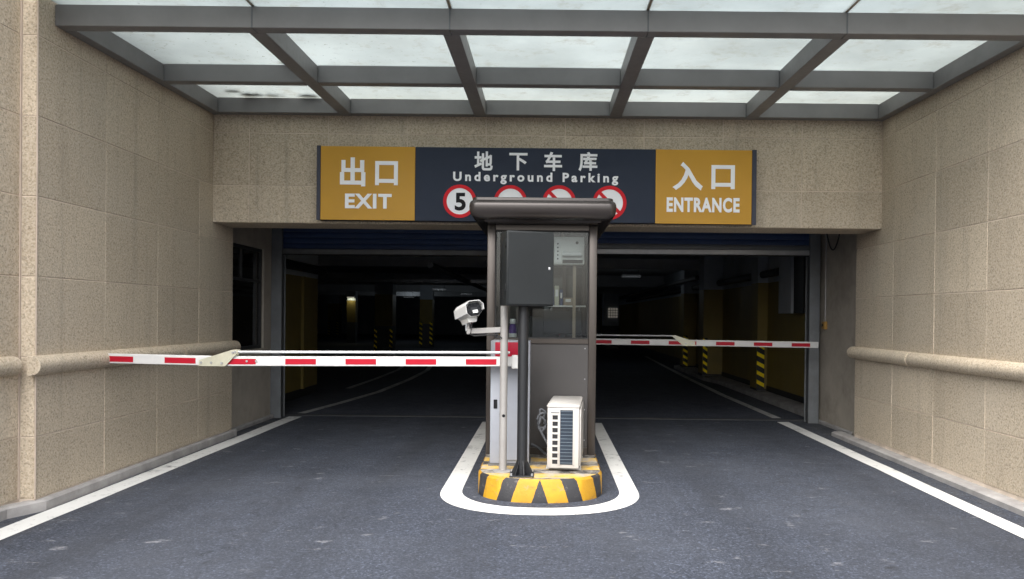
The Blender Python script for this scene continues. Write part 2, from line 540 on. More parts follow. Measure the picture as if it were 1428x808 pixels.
_tile = {}
def tile(parent, axis, face, u0, u1, z0, z1, depth=0.03, gap=0.0042, jit=0.0015):
    """one granite slab. axis 'x+': faces +x at x=face, u is y. 'x-': faces -x. 'y-': faces -y, u is x."""
    ww, hh = round(u1 - u0 - 2 * gap, 4), round(z1 - z0 - 2 * gap, 4)
    key = (axis, ww, hh)
    if key not in _tile:
        bm = bmesh.new()
        if axis == 'y-':
            add_box(bm, -ww / 2, ww / 2, 0, depth, -hh / 2, hh / 2, 0.0025)
        elif axis == 'x+':
            add_box(bm, -depth, 0, -ww / 2, ww / 2, -hh / 2, hh / 2, 0.0025)
        else:
            add_box(bm, 0, depth, -ww / 2, ww / 2, -hh / 2, hh / 2, 0.0025)
        me = finish(bm, 'granite_tile')
        me.materials.append(M['granite'])
        _tile[key] = me
    j = random.uniform(-jit, jit)
    um, zm = (u0 + u1) / 2, (z0 + z1) / 2
    loc = (um, face + j, zm) if axis == 'y-' else (face + j, um, zm)
    o = bpy.data.objects.new('tile', _tile[key])
    C.objects.link(o)
    o.parent = parent
    o.matrix_parent_inverse = WM(parent).inverted()
    o.location = loc
    return o

_font_cache = {}
def text_mesh(name, body, x0, x1, z0, z1, y, mat, parent, bold=0.0, spacing=1.0, thick=0.003):
    """lettering as a flat raised mesh fitted to the box x0..x1, z0..z1 on the plane y (facing -y)."""
    cu = bpy.data.curves.new(name, 'FONT')
    cu.body = body
    cu.offset = bold
    cu.space_character = spacing
    cu.resolution_u = 4
    tmp = bpy.data.objects.new(name, cu)
    C.objects.link(tmp)
    dg = bpy.context.evaluated_depsgraph_get()
    me = bpy.data.meshes.new_from_object(tmp.evaluated_get(dg))
    bpy.data.objects.remove(tmp)
    bpy.data.curves.remove(cu)
    bm = bmesh.new()
    bm.from_mesh(me)
    bpy.data.meshes.remove(me)
    bmesh.ops.remove_doubles(bm, verts=bm.verts[:], dist=1e-4)
    for f in bm.faces:
        f.smooth = False
    xs = [v.co.x for v in bm.verts]
    zs = [v.co.y for v in bm.verts]
    ax, bx_ = min(xs), max(xs)
    az, bz = min(zs), max(zs)
    for v in bm.verts:
        v.co = Vector((x0 + (v.co.x - ax) / (bx_ - ax) * (x1 - x0), y, z0 + (v.co.y - az) / (bz - az) * (z1 - z0)))
    # every letter becomes a part of its own (dot and stem of an i stay together)
    left, isl_ = set(bm.faces), []
    while left:
        f0 = left.pop()
        st_, grp = [f0], [f0]
        while st_:
            f = st_.pop()
            for v in f.verts:
                for f2 in v.link_faces:
                    if f2 in left:
                        left.discard(f2)
                        st_.append(f2)
                        grp.append(f2)
        xs_ = [v.co.x for f in grp for v in f.verts]
        isl_.append([min(xs_), max(xs_), grp])
    isl_.sort(key=lambda q: q[0])
    letters = []
    for q in isl_:
        if letters and (len(body) == 1 or q[0] < letters[-1][1] - 1e-4):
            letters[-1][1] = max(letters[-1][1], q[1])
            letters[-1][2] += q[2]
        else:
            letters.append(q)
    out = None
    for q in letters:
        nb_ = bmesh.new()
        vm = {}
        for f in q[2]:
            vv = []
            for v in f.verts:
                if v not in vm:
                    vm[v] = nb_.verts.new(v.co)
                vv.append(vm[v])
            nb_.faces.new(vv)
        r = bmesh.ops.extrude_face_region(nb_, geom=nb_.faces[:])
        for g_ in r['geom']:
            if isinstance(g_, bmesh.types.BMVert):
                g_.co.y -= thick
        out = link_mesh('letter' if len(body) > 1 else name, finish(nb_, name), mat, parent)
    bm.free()
    return out

def disc(name, cx, cz, y, r, mat, parent, seg=48, thick=0.004, hole=0.0):
    bm = bmesh.new()
    def ring(rr, yy):
        return [bm.verts.new((cx + rr * math.cos(2 * math.pi * k / seg), yy, cz + rr * math.sin(2 * math.pi * k / seg))) for k in range(seg)]
    a0, a1 = ring(r, y), ring(r, y - thick)
    for k in range(seg):
        bm.faces.new((a0[k], a0[(k + 1) % seg], a1[(k + 1) % seg], a1[k]))
    if hole > 0:
        b0, b1 = ring(hole, y), ring(hole, y - thick)
        for k in range(seg):
            bm.faces.new((b0[k], b1[k], b1[(k + 1) % seg], b0[(k + 1) % seg]))
            bm.faces.new((a1[k], a1[(k + 1) % seg], b1[(k + 1) % seg], b1[k]))
    else:
        bm.faces.new(a1)
        bm.faces.new(a0[::-1])
    return link_mesh(name, finish(bm, name), mat, parent)

# ------------------------------------------------------------------ ground and markings
XL, XR = -3.805, 3.824          # faces of the two stone walls
YF = 8.80                       # face of the wall over the opening
ZB = 2.537                      # its lower edge
g = sheet('ground', [(-300, -300), (300, -300), (300, 300), (-300, 300)], 0.0, 'asphalt')
tag(g, kind='structure')
g = sheet('garage_floor', [(-30, 11.46), (4.33, 11.46), (4.33, 60), (-30, 60)], 0.004, 'garage_floor')
tag(g, kind='structure')
o = box('threshold_strip', -3.9, 3.9, 11.38, 11.50, -0.01, 0.008, 'threshold')
tag(o, kind='structure')

def curve_line(name, pts, wdt, z, mat):
    o_, i_ = [], []
    for k, (x, y) in enumerate(pts):
        a = Vector(pts[min(k + 1, len(pts) - 1)]) - Vector(pts[max(k - 1, 0)])
        nrm = Vector((-a.y, a.x)).normalized() * wdt / 2
        o_.append((x + nrm.x, y + nrm.y))
        i_.append((x - nrm.x, y - nrm.y))
    return tag(strip(name, o_, i_, z, mat), kind='structure')

def line_pts(x0, y0, x1, y1, n, wob=0.012):
    return [(x0 + (x1 - x0) * k / n + random.uniform(-wob, wob), y0 + (y1 - y0) * k / n) for k in range(n + 1)]

curve_line('road_line', line_pts(-3.635, 2.0, -3.635, 11.25, 16, 0.006), 0.19, 0.004, 'line_white')
curve_line('road_line', line_pts(3.36, 2.0, 3.47, 11.2, 16, 0.006), 0.17, 0.004, 'line_white')
curve_line('garage_line', [(-3.66, 11.6), (-3.45, 13.0), (-3.22, 15.0), (-3.15, 18), (-3.2, 21), (-3.6, 25)], 0.13, 0.008, 'line_white_old')
curve_line('garage_line', [(-3.98, 15.6), (-3.95, 18), (-4.0, 21), (-4.3, 24)], 0.12, 0.008, 'line_white_old')
curve_line('garage_line', [(3.50, 11.6), (3.47, 15), (3.55, 19), (3.70, 24), (3.9, 30)], 0.13, 0.008, 'line_white_old')

def nose(x0, x1, yfront, ystart, yend, n=30, ex=2.3):
    cx, hw, hd = (x0 + x1) / 2, (x1 - x0) / 2, ystart - yfront
    p = [(x0, yend)]
    for k in range(n + 1):
        a = math.pi * k / n
        ca, sa = math.cos(a), math.sin(a)
        p.append((cx - hw * math.copysign(abs(ca) ** (2 / ex), ca), ystart - hd * abs(sa) ** (2 / ex)))
    p.append((x1, yend))
    return p

strip('loop_line', nose(-0.875, 0.812, 5.80, 6.62, 10.9), nose(-0.700, 0.652, 6.02, 6.68, 10.9), 0.004, 'line_white')
tag(bpy.data.objects['loop_line'], kind='structure')

# ------------------------------------------------------------------ stone walls
ROWS = [0.09, 0.56, 1.16, 1.76, 2.36, 2.96, 3.56, 4.16, 4.76]

def side_wall(side, label):
    s_ = -1 if side == 'l' else 1
    F = XL if side == 'l' else XR
    step = -s_ * 0.0 + s_ * 0.123          # the front stretch stands further back
    y0 = 5.764 if side == 'l' else 5.786
    yend = 9.383 if side == 'l' else 9.505
    root = empty('stone_wall', (F, y0, 0), label, 'wall')
    ax = 'x+' if side == 'l' else 'x-'
    bk = 0.0045
    def core(nm, f, ya, yb):
        xa, xb = sorted((f + s_ * bk, f + s_ * 0.62))
        return box(nm, xa, xb, ya, yb, 0.0, 4.76, 'grout', root)
    core('core', F, y0 + 0.004, yend)
    core('core', F + step, 3.0, y0 + 0.003)
    ys = [y0 + 0.9 * k for k in range(4)] + [yend]
    for a, b in zip(ys, ys[1:]):
        for z0, z1 in zip(ROWS, ROWS[1:]):
            tile(root, ax, F, a, b, z0, z1)
    ys = [3.0] + [y0 - 0.9 * k for k in range(3, -1, -1)]
    for a, b in zip(ys, ys[1:]):
        for z0, z1 in zip(ROWS, ROWS[1:]):
            tile(root, ax, F + step, a, b - (0.008 if b == y0 else 0), z0, z1)
    for z0, z1 in zip(ROWS, ROWS[1:]):     # the return of the step
        xa, xb = sorted((F + step, F))
        tile(root, 'y-', y0 - 0.0005, xa + 0.004, xb - 0.006, z0, z1, depth=0.02)
    for xb_, yb_ in ((F, y0 - 0.002), (F + step, y0 - 0.006)):   # pale mortar beads at the step
        box('mortar_bead', xb_ - 0.006, xb_ + 0.006, yb_ - 0.006, yb_ + 0.006, 0.09, 4.76, 'mortar', root, 0.003)
    # half-round stone rail in lengths
    def rail(ya, yb, f, close_end=False):
        bm = bmesh.new()
        pts = []
        for k in range(13):
            a = -math.pi / 2 + math.pi * k / 12
            pts.append((f - s_ * (0.004 + 0.078 * math.cos(a)), 1.095 + 0.074 * math.sin(a)))
        pts += [(f + s_ * 0.02, 1.169), (f + s_ * 0.02, 1.021)]
        prism(bm, pts, 'y', ya + 0.002, yb - 0.002)
        bmesh.ops.recalc_face_normals(bm, faces=bm.faces[:])
        ends = [e for e in bm.edges if len(e.link_faces) == 2 and any(len(q.verts) > 8 for q in e.link_faces)]
        bmesh.ops.bevel(bm, geom=ends, offset=0.018 if close_end else 0.003, segments=3 if close_end else 1, affect='EDGES')
        link_mesh('rail_stone', finish(bm, 'rail_stone', 40), 'granite', root)
    cuts = [y0 - 0.075, y0 + 1.02, y0 + 2.22, yend + 0.075]
    for k, (a, b) in enumerate(zip(cuts, cuts[1:])):
        rail(a, b, F, k == 2)
    rail(3.0, y0 - 0.08, F + step)
    return root

side_wall('l', 'speckled tan granite wall on the left, reached by the tip of the near barrier arm')
side_wall('r', 'speckled pale granite wall on the right with round stone rail, bare of any barrier')

root = empty('stone_lintel', (0, YF, ZB), 'tan granite wall over the garage opening that carries the long sign', 'wall')
bm = bmesh.new()
box('core', XL - 0.15, XR + 0.15, YF + 0.0045, 9.354, ZB + 0.0035, 4.76, 'grout', root)
xs = [XL, -3.393] + [-3.393 + 0.9 * k for k in range(1, 9)]
xs = [x for x in xs if x < XR - 0.1] + [XR]
for a, b in zip(xs, xs[1:]):
    for z0, z1 in zip([ZB, 2.96, 3.56, 4.16], [2.96, 3.56, 4.16, 4.76]):
        tile(root, 'y-', YF, a, b, z0, z1)
for a, b in zip(xs, xs[1:]):               # soffit slabs
    bm = bmesh.new()
    add_box(bm, a + 0.003, b - 0.003, YF + 0.034, 9.352, ZB + 0.0005, ZB + 0.028, 0.002)
    link_mesh('soffit_tile', finish(bm, 'soffit_tile'), 'granite', root)

# kerbs at the foot of the walls
def kerb(name, pts_outer, pts_inner, h, mat='kerb_concrete'):
    bm = bmesh.new()
    n = len(pts_outer)
    a = [bm.verts.new((x, y, -0.02)) for x, y in pts_outer]
    b = [bm.verts.new((x, y, h - 0.015)) for x, y in pts_outer]
    c = [bm.verts.new((x + 0.25 * (X - x), y + 0.25 * (Y - y), h)) for (x, y), (X, Y) in zip(pts_outer, pts_inner)]
    e = [bm.verts.new((x, y, h)) for x, y in pts_inner]
    for i in range(n - 1):
        for p, q in ((a, b), (b, c), (c, e)):
            bm.faces.new((p[i], p[i + 1], q[i + 1], q[i]))
    for i in (0, n - 1):
        bm.faces.new((a[i], b[i], c[i], e[i]))
    return tag(link_mesh(name, finish(bm, name), mat), kind='structure')

kerb('kerb', [(-3.865, 3.0), (-3.865, 5.55), (-3.745, 5.80), (-3.765, 7.3), (-3.768, 9.45)],
     [(-3.94, 3.0), (-3.94, 5.60), (-3.83, 5.82), (-3.83, 7.3), (-3.83, 9.45)], 0.085)
kerb('kerb', [(3.83, 3.0), (3.80, 5.60), (3.69, 5.75), (3.70, 8), (3.71, 9.95)],
     [(3.96, 3.0), (3.96, 5.60), (3.85, 5.80), (3.85, 8), (3.85, 9.95)], 0.058)

# ------------------------------------------------------------------ vestibule: recess walls, jambs, ceiling
WX = -3.95
root = empty('recess_wall', (WX, 9.4, 0), 'grey plaster wall with a dark window behind the left granite wall', 'wall')
wy0, wy1, wz0, wz1 = 9.55, 10.82, 1.02, 2.40
box('plaster', -4.45, WX, 9.385, 11.46, 0, wz0, 'plaster', root)
box('plaster', -4.45, WX, 9.385, 11.46, wz1, 3.2, 'plaster', root)
box('plaster', -4.45, WX, 9.385, wy0, wz0, wz1, 'plaster', root)
box('plaster', -4.45, WX, wy1, 11.46, wz0, wz1, 'plaster', root)
box('plaster', -4.45, -4.30, wy0, wy1, wz0, wz1, 'hole_black', root)  # black backing: the darkness behind the window glass is put into its colour
win = empty('window', (WX - 0.06, 10.1, wz0), 'dark framed side window with a transom in the left recess', 'window')
fr = 0.045
box('window_frame', WX - 0.09, WX - 0.03, wy0, wy0 + fr, wz0, wz1, 'window_black', win, 0.004)
box('window_frame', WX - 0.09, WX - 0.03, wy1 - fr, wy1, wz0, wz1, 'window_black', win, 0.004)
box('window_frame', WX - 0.09, WX - 0.03, wy0 + fr, wy1 - fr, wz1 - fr, wz1, 'window_black', win, 0.004)
box('window_frame', WX - 0.09, WX - 0.03, wy0 + fr, wy1 - fr, wz0, wz0 + fr, 'window_black', win, 0.004)
box('transom', WX - 0.085, WX - 0.035, wy0 + fr, wy1 - fr, 1.93, 1.97, 'window_black', win, 0.004)
box('mullion', WX - 0.084, WX - 0.036, 10.10, 10.14, 1.97, wz1 - fr, 'window_black', win, 0.004)
box('pane', WX - 0.063, WX - 0.057, wy0 + fr, wy1 - fr, wz0 + fr, 1.93, 'window_glass', win)
box('pane', WX - 0.063, WX - 0.057, wy0 + fr, 10.10, 1.97, wz1 - fr, 'window_glass', win)
box('pane', WX - 0.063, WX - 0.057, 10.14, wy1 - fr, 1.97, wz1 - fr, 'window_glass', win)

RX = 3.99
o = box('recess_wall', RX, 4.5, 9.507, 11.46, 0, 3.2, 'plaster')
tag(o, 'plain grey plaster wall between the right granite wall and the shutter track', 'wall')
o = kerb('recess_plinth', [(3.955, 9.97), (3.955, 11.3)], [(4.0, 9.97), (4.0, 11.3)], 0.05, 'concrete')
o = kerb('recess_plinth', [(-3.90, 9.47), (-3.90, 11.3)], [(-3.96, 9.47), (-3.96, 11.3)], 0.05, 'concrete')

o = box('ceiling', -30, 30, 9.356, 62, 3.02, 3.3, 'ceiling_paint')
tag(o, kind='structure')
o = box('building_front', -30, -4.46, 9.4, 11.2, 0, 3.0, 'plaster')
tag(o, kind='structure')

# roller shutters, two side by side
def shutter(x0, x1, zb, grey_rows, label, bar_mat, tilt):
    root = empty('roller_shutter', ((x0 + x1) / 2, 11.2, zb), label, 'shutter')
    z = zb + 0.075
    k = 0
    while z < 3.0:
        z1 = min(z + 0.082, 3.015)
        bm = bmesh.new()
        prof = [(11.20, z), (11.196, z + 0.010), (11.193, z + 0.035), (11.195, z + 0.065), (11.20, z1 - 0.003), (11.215, z1 - 0.003), (11.215, z)]
        prism(bm, prof, 'x', x0, x1)
        link_mesh('slat', finish(bm, 'slat', 50), 'shutter_grey' if k < grey_rows else 'shutter_blue', root)
        z = z1
        k += 1
    bm = bmesh.new()
    add_box(bm, x0, x1, 11.165, 11.235, zb, zb + 0.072, 0.006)
    for v in bm.verts:
        v.co.z += tilt * (v.co.x - x0) / (x1 - x0)
    bar = link_mesh('bottom_bar', finish(bm, 'bottom_bar'), bar_mat, root)
    bm = bmesh.new()
    add_box(bm, x0 + 0.01, x1 - 0.01, 11.18, 11.22, zb - 0.018, zb - 0.001, 0.004)
    for v in bm.verts:
        v.co.z += tilt * (v.co.x - x0) / (x1 - x0)
    link_mesh('rubber_seal', finish(bm, 'rubber_seal'), 'rubber', bar)

shutter(-3.84, -0.02, 2.375, 0, 'blue slatted roller shutter rolled up over the left lane', 'dark_steel', 0.0)
shutter(0.05, 3.86, 2.415, 1, 'roller shutter with bright metal bottom bar, rolled up over the right lane', 'aluminium', 0.012)

def track(xa, xb, label, sgn):
    root = empty('shutter_track', ((xa + xb) / 2, 11.2, 0), label, 'shutter track')
    xi, xo = (xb, xa) if sgn > 0 else (xa, xb)
    def bb(nm, u0, u1, y0, y1, mat):
        a, b = sorted((u0, u1))
        return box(nm, a, b, y0, y1, 0.0, 3.0, mat, root, 0.003)
    bb('front_flange', xi, xo, 11.10, 11.115, 'track_steel')
    bb('back_flange', xi, xo, 11.27, 11.285, 'track_steel')
    bb('web', xo, xo + (0.006 if sgn < 0 else -0.006) * -1, 11.115, 11.27, 'track_steel')
    bb('slot', xi + (0.012 if sgn < 0 else -0.012), xo, 11.14, 11.25, 'dark_steel')

track(-3.95, -3.80, 'grey steel shutter track beside the left recess window', 1)
track(3.80, 3.95, 'grey steel shutter track just beyond the tip of the far barrier arm', -1)
o = box('jamb_post', -3.95, -3.87, 11.29, 11.47, 0, 3.0, 'dark_steel')
tag(o, 'dark steel jamb post behind the left shutter track', 'post')
o = box('jamb_post', 3.88, 3.99, 11.29, 11.47, 0, 3.0, 'dark_steel')
tag(o, 'dark steel jamb post behind the right shutter track', 'post')
o = box('center_track', -0.02, 0.05, 11.14, 11.26, 0, 3.0, 'zinc')
tag(o, 'steel shutter track standing behind the guard booth between the lanes', 'shutter track')

# switch box, conduit and cable on the right recess wall
root = empty('switch_box', (RX, 10.95, 1.36), 'small orange switch box on the right recess wall', 'switch box')
box('case', RX - 0.05, RX - 0.001, 10.90, 11.00, 1.36, 1.47, 'switch_orange', root, 0.006)
box('button', RX - 0.062, RX - 0.05, 10.93, 10.97, 1.40, 1.44, 'ink_black', root, 0.004)
o = tube_obj('conduit', [(RX - 0.015, 10.95, 1.48), (RX - 0.015, 10.95, 3.0)], 0.012, 'grey_post', None, 8)
tag(o, 'thin grey conduit running up from the orange switch box', 'conduit')
pts = []
for k in range(15):
    u = k / 14
    pts.append((RX - 0.03, 10.95 - 0.62 * u, 2.86 - 0.40 * (1 - (2 * u - 1) ** 2)))
o = tube_obj('loose_cable', pts, 0.009, 'rubber', None, 7)
tag(o, 'black cable drooping in a loop under the right end of the lintel', 'cable')

# ------------------------------------------------------------------ garage behind
GX = 4.33
root = empty('garage_wall', (GX, 12, 0), 'yellow garage side wall with striped guards, seen through the right lane', 'wall')
box('grey_upper', GX, GX + 0.3, 11.47, 60, 2.2, 3.02, 'garage_wall', root)
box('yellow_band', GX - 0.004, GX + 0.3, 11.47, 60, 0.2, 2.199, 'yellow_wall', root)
box('skirting', GX - 0.02, GX + 0.3, 11.47, 60, 0.0, 0.199, 'skirting_black', root)
o = kerb('garage_kerb', [(3.98, 11.6), (3.95, 17.5), (3.80, 18.5), (3.85, 23)], [(GX - 0.02, 11.6), (GX - 0.02, 17.5), (GX - 0.02, 18.5), (GX - 0.02, 23)], 0.10, 'concrete')

def corner_guard(parent, x, y, z0, z1, wx, wy, bands=5, flip=1):
    """black rubber angle with yellow reflective bands on the face toward the entrance."""
    gd = box('corner_guard', x - 0.012 if wx > 0 else x + wx, x + wx if wx > 0 else x + 0.012, y - 0.012, y - 0.0005, z0, z1, 'skirting_black', parent)
    h = (z1 - z0) / bands
    xa, xb = sorted((x - 0.010 * (1 if wx > 0 else -1), x + wx * 0.97))
    for k in range(bands):
        zc = z0 + (k + 0.15) * h
        sl = 0.42 * h
        left, right = (sl, 0) if flip > 0 else (0, sl)
        q = [(xa, zc + left), (xb, zc + right), (xb, zc + right + 0.42 * h), (xa, zc + left + 0.42 * h)]
        prism_obj('yellow_band', q, 'y', y - 0.015, y - 0.012, 'guard_yellow', gd)
    return gd

def pilaster(x0, y0, y1, label, g0, g1, gw):
    root = empty('wall_pier', (x0, y0, 0), label, 'pier')
    box('grey_upper', x0, GX - 0.005, y0, y1, 2.2, 3.02, 'garage_wall', root)
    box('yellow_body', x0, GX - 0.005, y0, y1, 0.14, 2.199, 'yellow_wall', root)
    box('base', x0 - 0.004, GX - 0.005, y0 - 0.004, y1, 0.0, 0.139, 'skirting_black', root)
    corner_guard(root, x0, y0, g0, g1, gw, 0, 5 if g1 > 0.9 else 4)

pilaster(4.13, 15.0, 15.5, 'shallow yellow wall pier nearest the far barrier arm tip, with striped guard', 0.14, 1.05, 0.14)
pilaster(3.86, 18.8, 19.4, 'wide yellow wall pier in the right lane with striped corner guard', 0.12, 1.02, 0.10)
pilaster(3.95, 22.0, 22.5, 'most distant yellow wall pier of the right lane with striped guard', 0.10, 1.0, 0.12)
root = empty('hanging_panel', (4.25, 13.2, 1.6), 'pale grey panel hanging on the yellow wall inside the right lane', 'panel')
box('pale_face', 4.20, 4.325, 13.2, 13.9, 1.60, 3.02, 'garage_wall', root)
box('dark_side', 4.245, 4.325, 12.70, 13.195, 1.60, 3.02, 'black_metal', root)

def wall_pipe(name, pts, r, label, mat='black_metal'):
    tag(tube_obj(name, pts, r, mat, None, 10), label, 'pipe')
wall_pipe('wall_pipe', [(GX - 0.10, 13.95, 2.36), (GX - 0.10, 40, 2.36)], 0.075, 'thick dark pipe along the top of the yellow right wall')
wall_pipe('wall_pipe', [(GX - 0.50, 19.5, 2.52), (GX - 0.50, 45, 2.52)], 0.06, 'thin dark pipe under the ceiling beside the right piers')

LX = -4.40
root = empty('garage_wall', (LX, 11.5, 0), 'short yellow garage wall just inside the left lane', 'wall')
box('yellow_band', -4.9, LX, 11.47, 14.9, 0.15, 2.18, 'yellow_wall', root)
box('grey_upper', -4.9, LX + 0.003, 11.47, 14.9, 2.181, 3.02, 'garage_wall', root)
box('skirting', -4.9, LX + 0.01, 11.47, 14.9, 0, 0.149, 'skirting_black', root)
box('edge_strip', LX + 0.0005, LX + 0.05, 13.90, 13.98, 0.15, 2.18, 'yellow_wall', root)
wall_pipe('wall_pipe', [(LX + 0.10, 11.6, 2.33), (LX + 0.10, 14.9, 2.33)], 0.08, 'thick dark pipe above the short yellow wall of the left lane')

o = box('garage_end_wall', -30, 4.34, 60, 60.3, 0, 3.02, 'garage_wall')
tag(o, kind='structure')
o = box('garage_far_wall', -30.3, -30, 11.2, 60.3, 0, 3.02, 'garage_wall')
tag(o, kind='structure')

def column(x0, x1, y0, label, yellow=True, guards=True, gz=1.0, gw=0.1):
    root = empty('garage_column', ((x0 + x1) / 2, y0, 0), label, 'column', 'garage columns')
    dpt = x1 - x0
    box('concrete_top', x0, x1, y0, y0 + dpt, 2.25, 3.02, 'garage_wall', root)
    box('painted_shaft', x0, x1, y0, y0 + dpt, 1.10, 2.249, 'yellow_wall' if yellow else 'garage_wall', root)
    box('lower_shaft', x0, x1, y0, y0 + dpt, 0.0, 1.099, 'column_base', root)
    if guards:
        corner_guard(root, x0, y0, 0.06, gz, gw, 0, 5)
        corner_guard(root, x1, y0, 0.06, gz, -gw, 0, 5, -1 if False else 1)
    return root

column(-6.20, -5.55, 28.0, 'nearest garage column with yellow upper half and two striped guards')
column(-5.93, -5.33, 36.4, 'second garage column in the left lane view, its striped guards set close', gz=1.2, gw=0.13)
column(-14.95, -14.2, 53.0, 'most distant garage column at far left with two tiny striped guards', gz=1.0, gw=0.16)
column(-10.45, -10.0, 40.6, 'thin yellow garage column under the lit lamp', guards=False)
column(2.75, 3.5, 36.6, 'plain garage column carrying the pale notice in the right lane', yellow=False, guards=False)

for y in (20.0, 28.2, 36.5, 44.8):
    o = box('ceiling_beam', -29.9, GX - 0.01, y, y + 0.35, 2.62 if y > 24 else 2.76, 3.019, 'ceiling_paint')
    tag(o, kind='structure')
for k, (x, z) in enumerate(((-2.4, 2.55), (-1.2, 2.62))):
    wall_pipe('ceiling_pipe', [(x, 16, z), (x, 55, z)], 0.07, ['thin ceiling pipe running away over the left lane', 'thin ceiling pipe running away near the middle of the garage'][k], 'dark_steel')
tray = empty('cable_tray', (-3.4, 24, 2.45), 'grey cable tray crossing under the garage ceiling in the left lane', 'cable tray')
box('tray_bed', -8.5, 0.2, 24.0, 24.3, 2.52, 2.53, 'zinc', tray)
box('tray_side', -8.5, 0.2, 23.985, 24.0, 2.52, 2.62, 'zinc', tray)

lamp = empty('garage_lamp', (-10.22, 40.45, 2.36), 'small lit lamp on the thin yellow column deep in the garage', 'lamp')
box('housing', -10.42, -10.02, 40.30, 40.58, 2.42, 2.50, 'white_paint', lamp, 0.01)
box('diffuser', -10.38, -10.06, 40.33, 40.55, 2.395, 2.419, 'tube_light', lamp)
ld = bpy.data.lights.new('garage_lamp_light', 'AREA')
ld.shape = 'RECTANGLE'
ld.size, ld.size_y = 0.3, 0.2
ld.energy = 0.6
ld.color = (1.0, 0.95, 0.65)
lo = bpy.data.objects.new('garage_lamp_light', ld)
C.objects.link(lo)
lo.location = (-10.22, 40.44, 2.385)
lo.rotation_euler = (0, 0, 0)

def ceiling_lamp(x, y, z, watts, label):
    r_ = empty('garage_lamp', (x, y, z), label, 'lamp')
    box('housing', x - 0.30, x + 0.30, y - 0.06, y + 0.06, z + 0.03, z + 0.08, 'white_paint', r_)
    box('tube', x - 0.28, x + 0.28, y - 0.03, y + 0.03, z, z + 0.029, 'tube_faint', r_)
    for dx in (-0.22, 0.22):
        box('hanger_rod', x + dx - 0.006, x + dx + 0.006, y - 0.006, y + 0.006, z + 0.0805, 3.02, 'dark_steel', r_)
    l_ = bpy.data.lights.new('garage_lamp_light', 'POINT')
    l_.energy = watts
    l_.shadow_soft_size = 0.12
    l_.color = (0.82, 0.92, 1.0)
    lob = bpy.data.objects.new('garage_lamp_light', l_)
    C.objects.link(lob)
    lob.location = (x, y, z - 0.15)
emit('tube_faint', (0.85, 0.93, 1.0), 0.015)
ceiling_lamp(-4.55, 33.0, 2.58, 3.5, 'faint hanging tube lamp in front of the second garage column')
ceiling_lamp(-7.8, 44.0, 2.50, 2.5, 'faint hanging tube lamp deep in the garage left of the second column')
ceiling_lamp(-4.2, 41.0, 2.62, 2.0, 'faint hanging tube lamp deep in the garage beside the surveillance camera')
ceiling_lamp(2.6, 23.5, 2.72, 1.2, 'faint hanging tube lamp over the entrance lane inside the garage')

nb = empty('notice_panel', (3.2, 36.55, 1.5), 'pale gridded notice glowing faintly on a far column, right lane', 'notice')
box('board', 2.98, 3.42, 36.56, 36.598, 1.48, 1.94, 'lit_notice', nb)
for k in range(1, 4):
    box('grid_bar', 2.98 + 0.11 * k - 0.010, 2.98 + 0.11 * k + 0.010, 36.55, 36.559, 1.48, 1.94, 'dark_steel', nb)
    box('grid_bar', 2.98, 3.42, 36.540, 36.549, 1.48 + 0.115 * k - 0.010, 1.48 + 0.115 * k + 0.010, 'dark_steel', nb)

# ------------------------------------------------------------------ glass canopy
cn = empty('glass_canopy', (0, YF, 3.77), 'dark grey steel canopy with milky glass roof over the entrance', 'canopy')
def zc(y):                       # underside of the frame; it falls a little toward the front
    return 3.765 - 0.062 * (8.78 - y) / 2.83
def cross_beam(nm, xa, xb, y, dep=0.12, h=0.165):
    bm = bmesh.new()
    add_box(bm, xa, xb, y, y + dep, 0, h, 0.004)
    for v in bm.verts:
        v.co.z += zc(y)
    link_mesh(nm, finish(bm, nm), 'canopy_steel', cn)
XS = [-3.805, -2.285, -0.760, 0.769, 2.303, 3.824]
RW = 0.066                       # half width of a rafter
def rafter(xa, xb, y0, y1, h=0.165):
    bm = bmesh.new()
    add_box(bm, xa, xb, y0, y1, 0, h, 0.004)
    for v in bm.verts:
        v.co.z += zc(v.co.y) - 0.003
    link_mesh('rafter', finish(bm, 'rafter'), 'canopy_steel', cn)
FB = 5.955
for a, b in zip(XS, XS[1:]):
    cross_beam('front_beam', a + 0.003, b - 0.003, FB)
    la = a + (0.10 if a == XS[0] else RW) + 0.002
    lb = b - (0.10 if b == XS[-1] else RW) - 0.002
    cross_beam('cross_beam', la, lb, 7.45)
    cross_beam('rear_beam', la, lb, 8.68, 0.115)
for k, x in enumerate(XS):
    if k == 0:
        rafter(x + 0.003, x + 0.10, FB + 0.122, 8.795)
    elif k == len(XS) - 1:
        rafter(x - 0.10, x - 0.003, FB + 0.122, 8.795)
    else:
        rafter(x - RW, x + RW, FB + 0.122, 8.795)
        box('joint_seal', x - 0.006, x + 0.006, FB - 0.001, FB + 0.02, zc(FB) + 0.002, zc(FB) + 0.163, 'dark_steel', cn)
for a, b in zip(XS, XS[1:]):
    for y0, y1 in ((5.36, 7.505), (7.515, 8.79)):
        bm = bmesh.new()
        add_box(bm, a + 0.012, b - 0.012, y0, y1, 0, 0.016)
        for v in bm.verts:
            v.co.z += zc(v.co.y) + 0.172
        link_mesh('glass_pane', finish(bm, 'glass_pane'), 'canopy_glass', cn)
for x in XS[1:-1]:
    bm = bmesh.new()
    add_box(bm, x - 0.0115, x + 0.0115, 5.36, 8.79, 0, 0.014)
    for v in bm.verts:
        v.co.z += zc(v.co.y) + 0.173
    link_mesh('joint_seal', finish(bm, 'joint_seal'), 'desk_wood', cn)

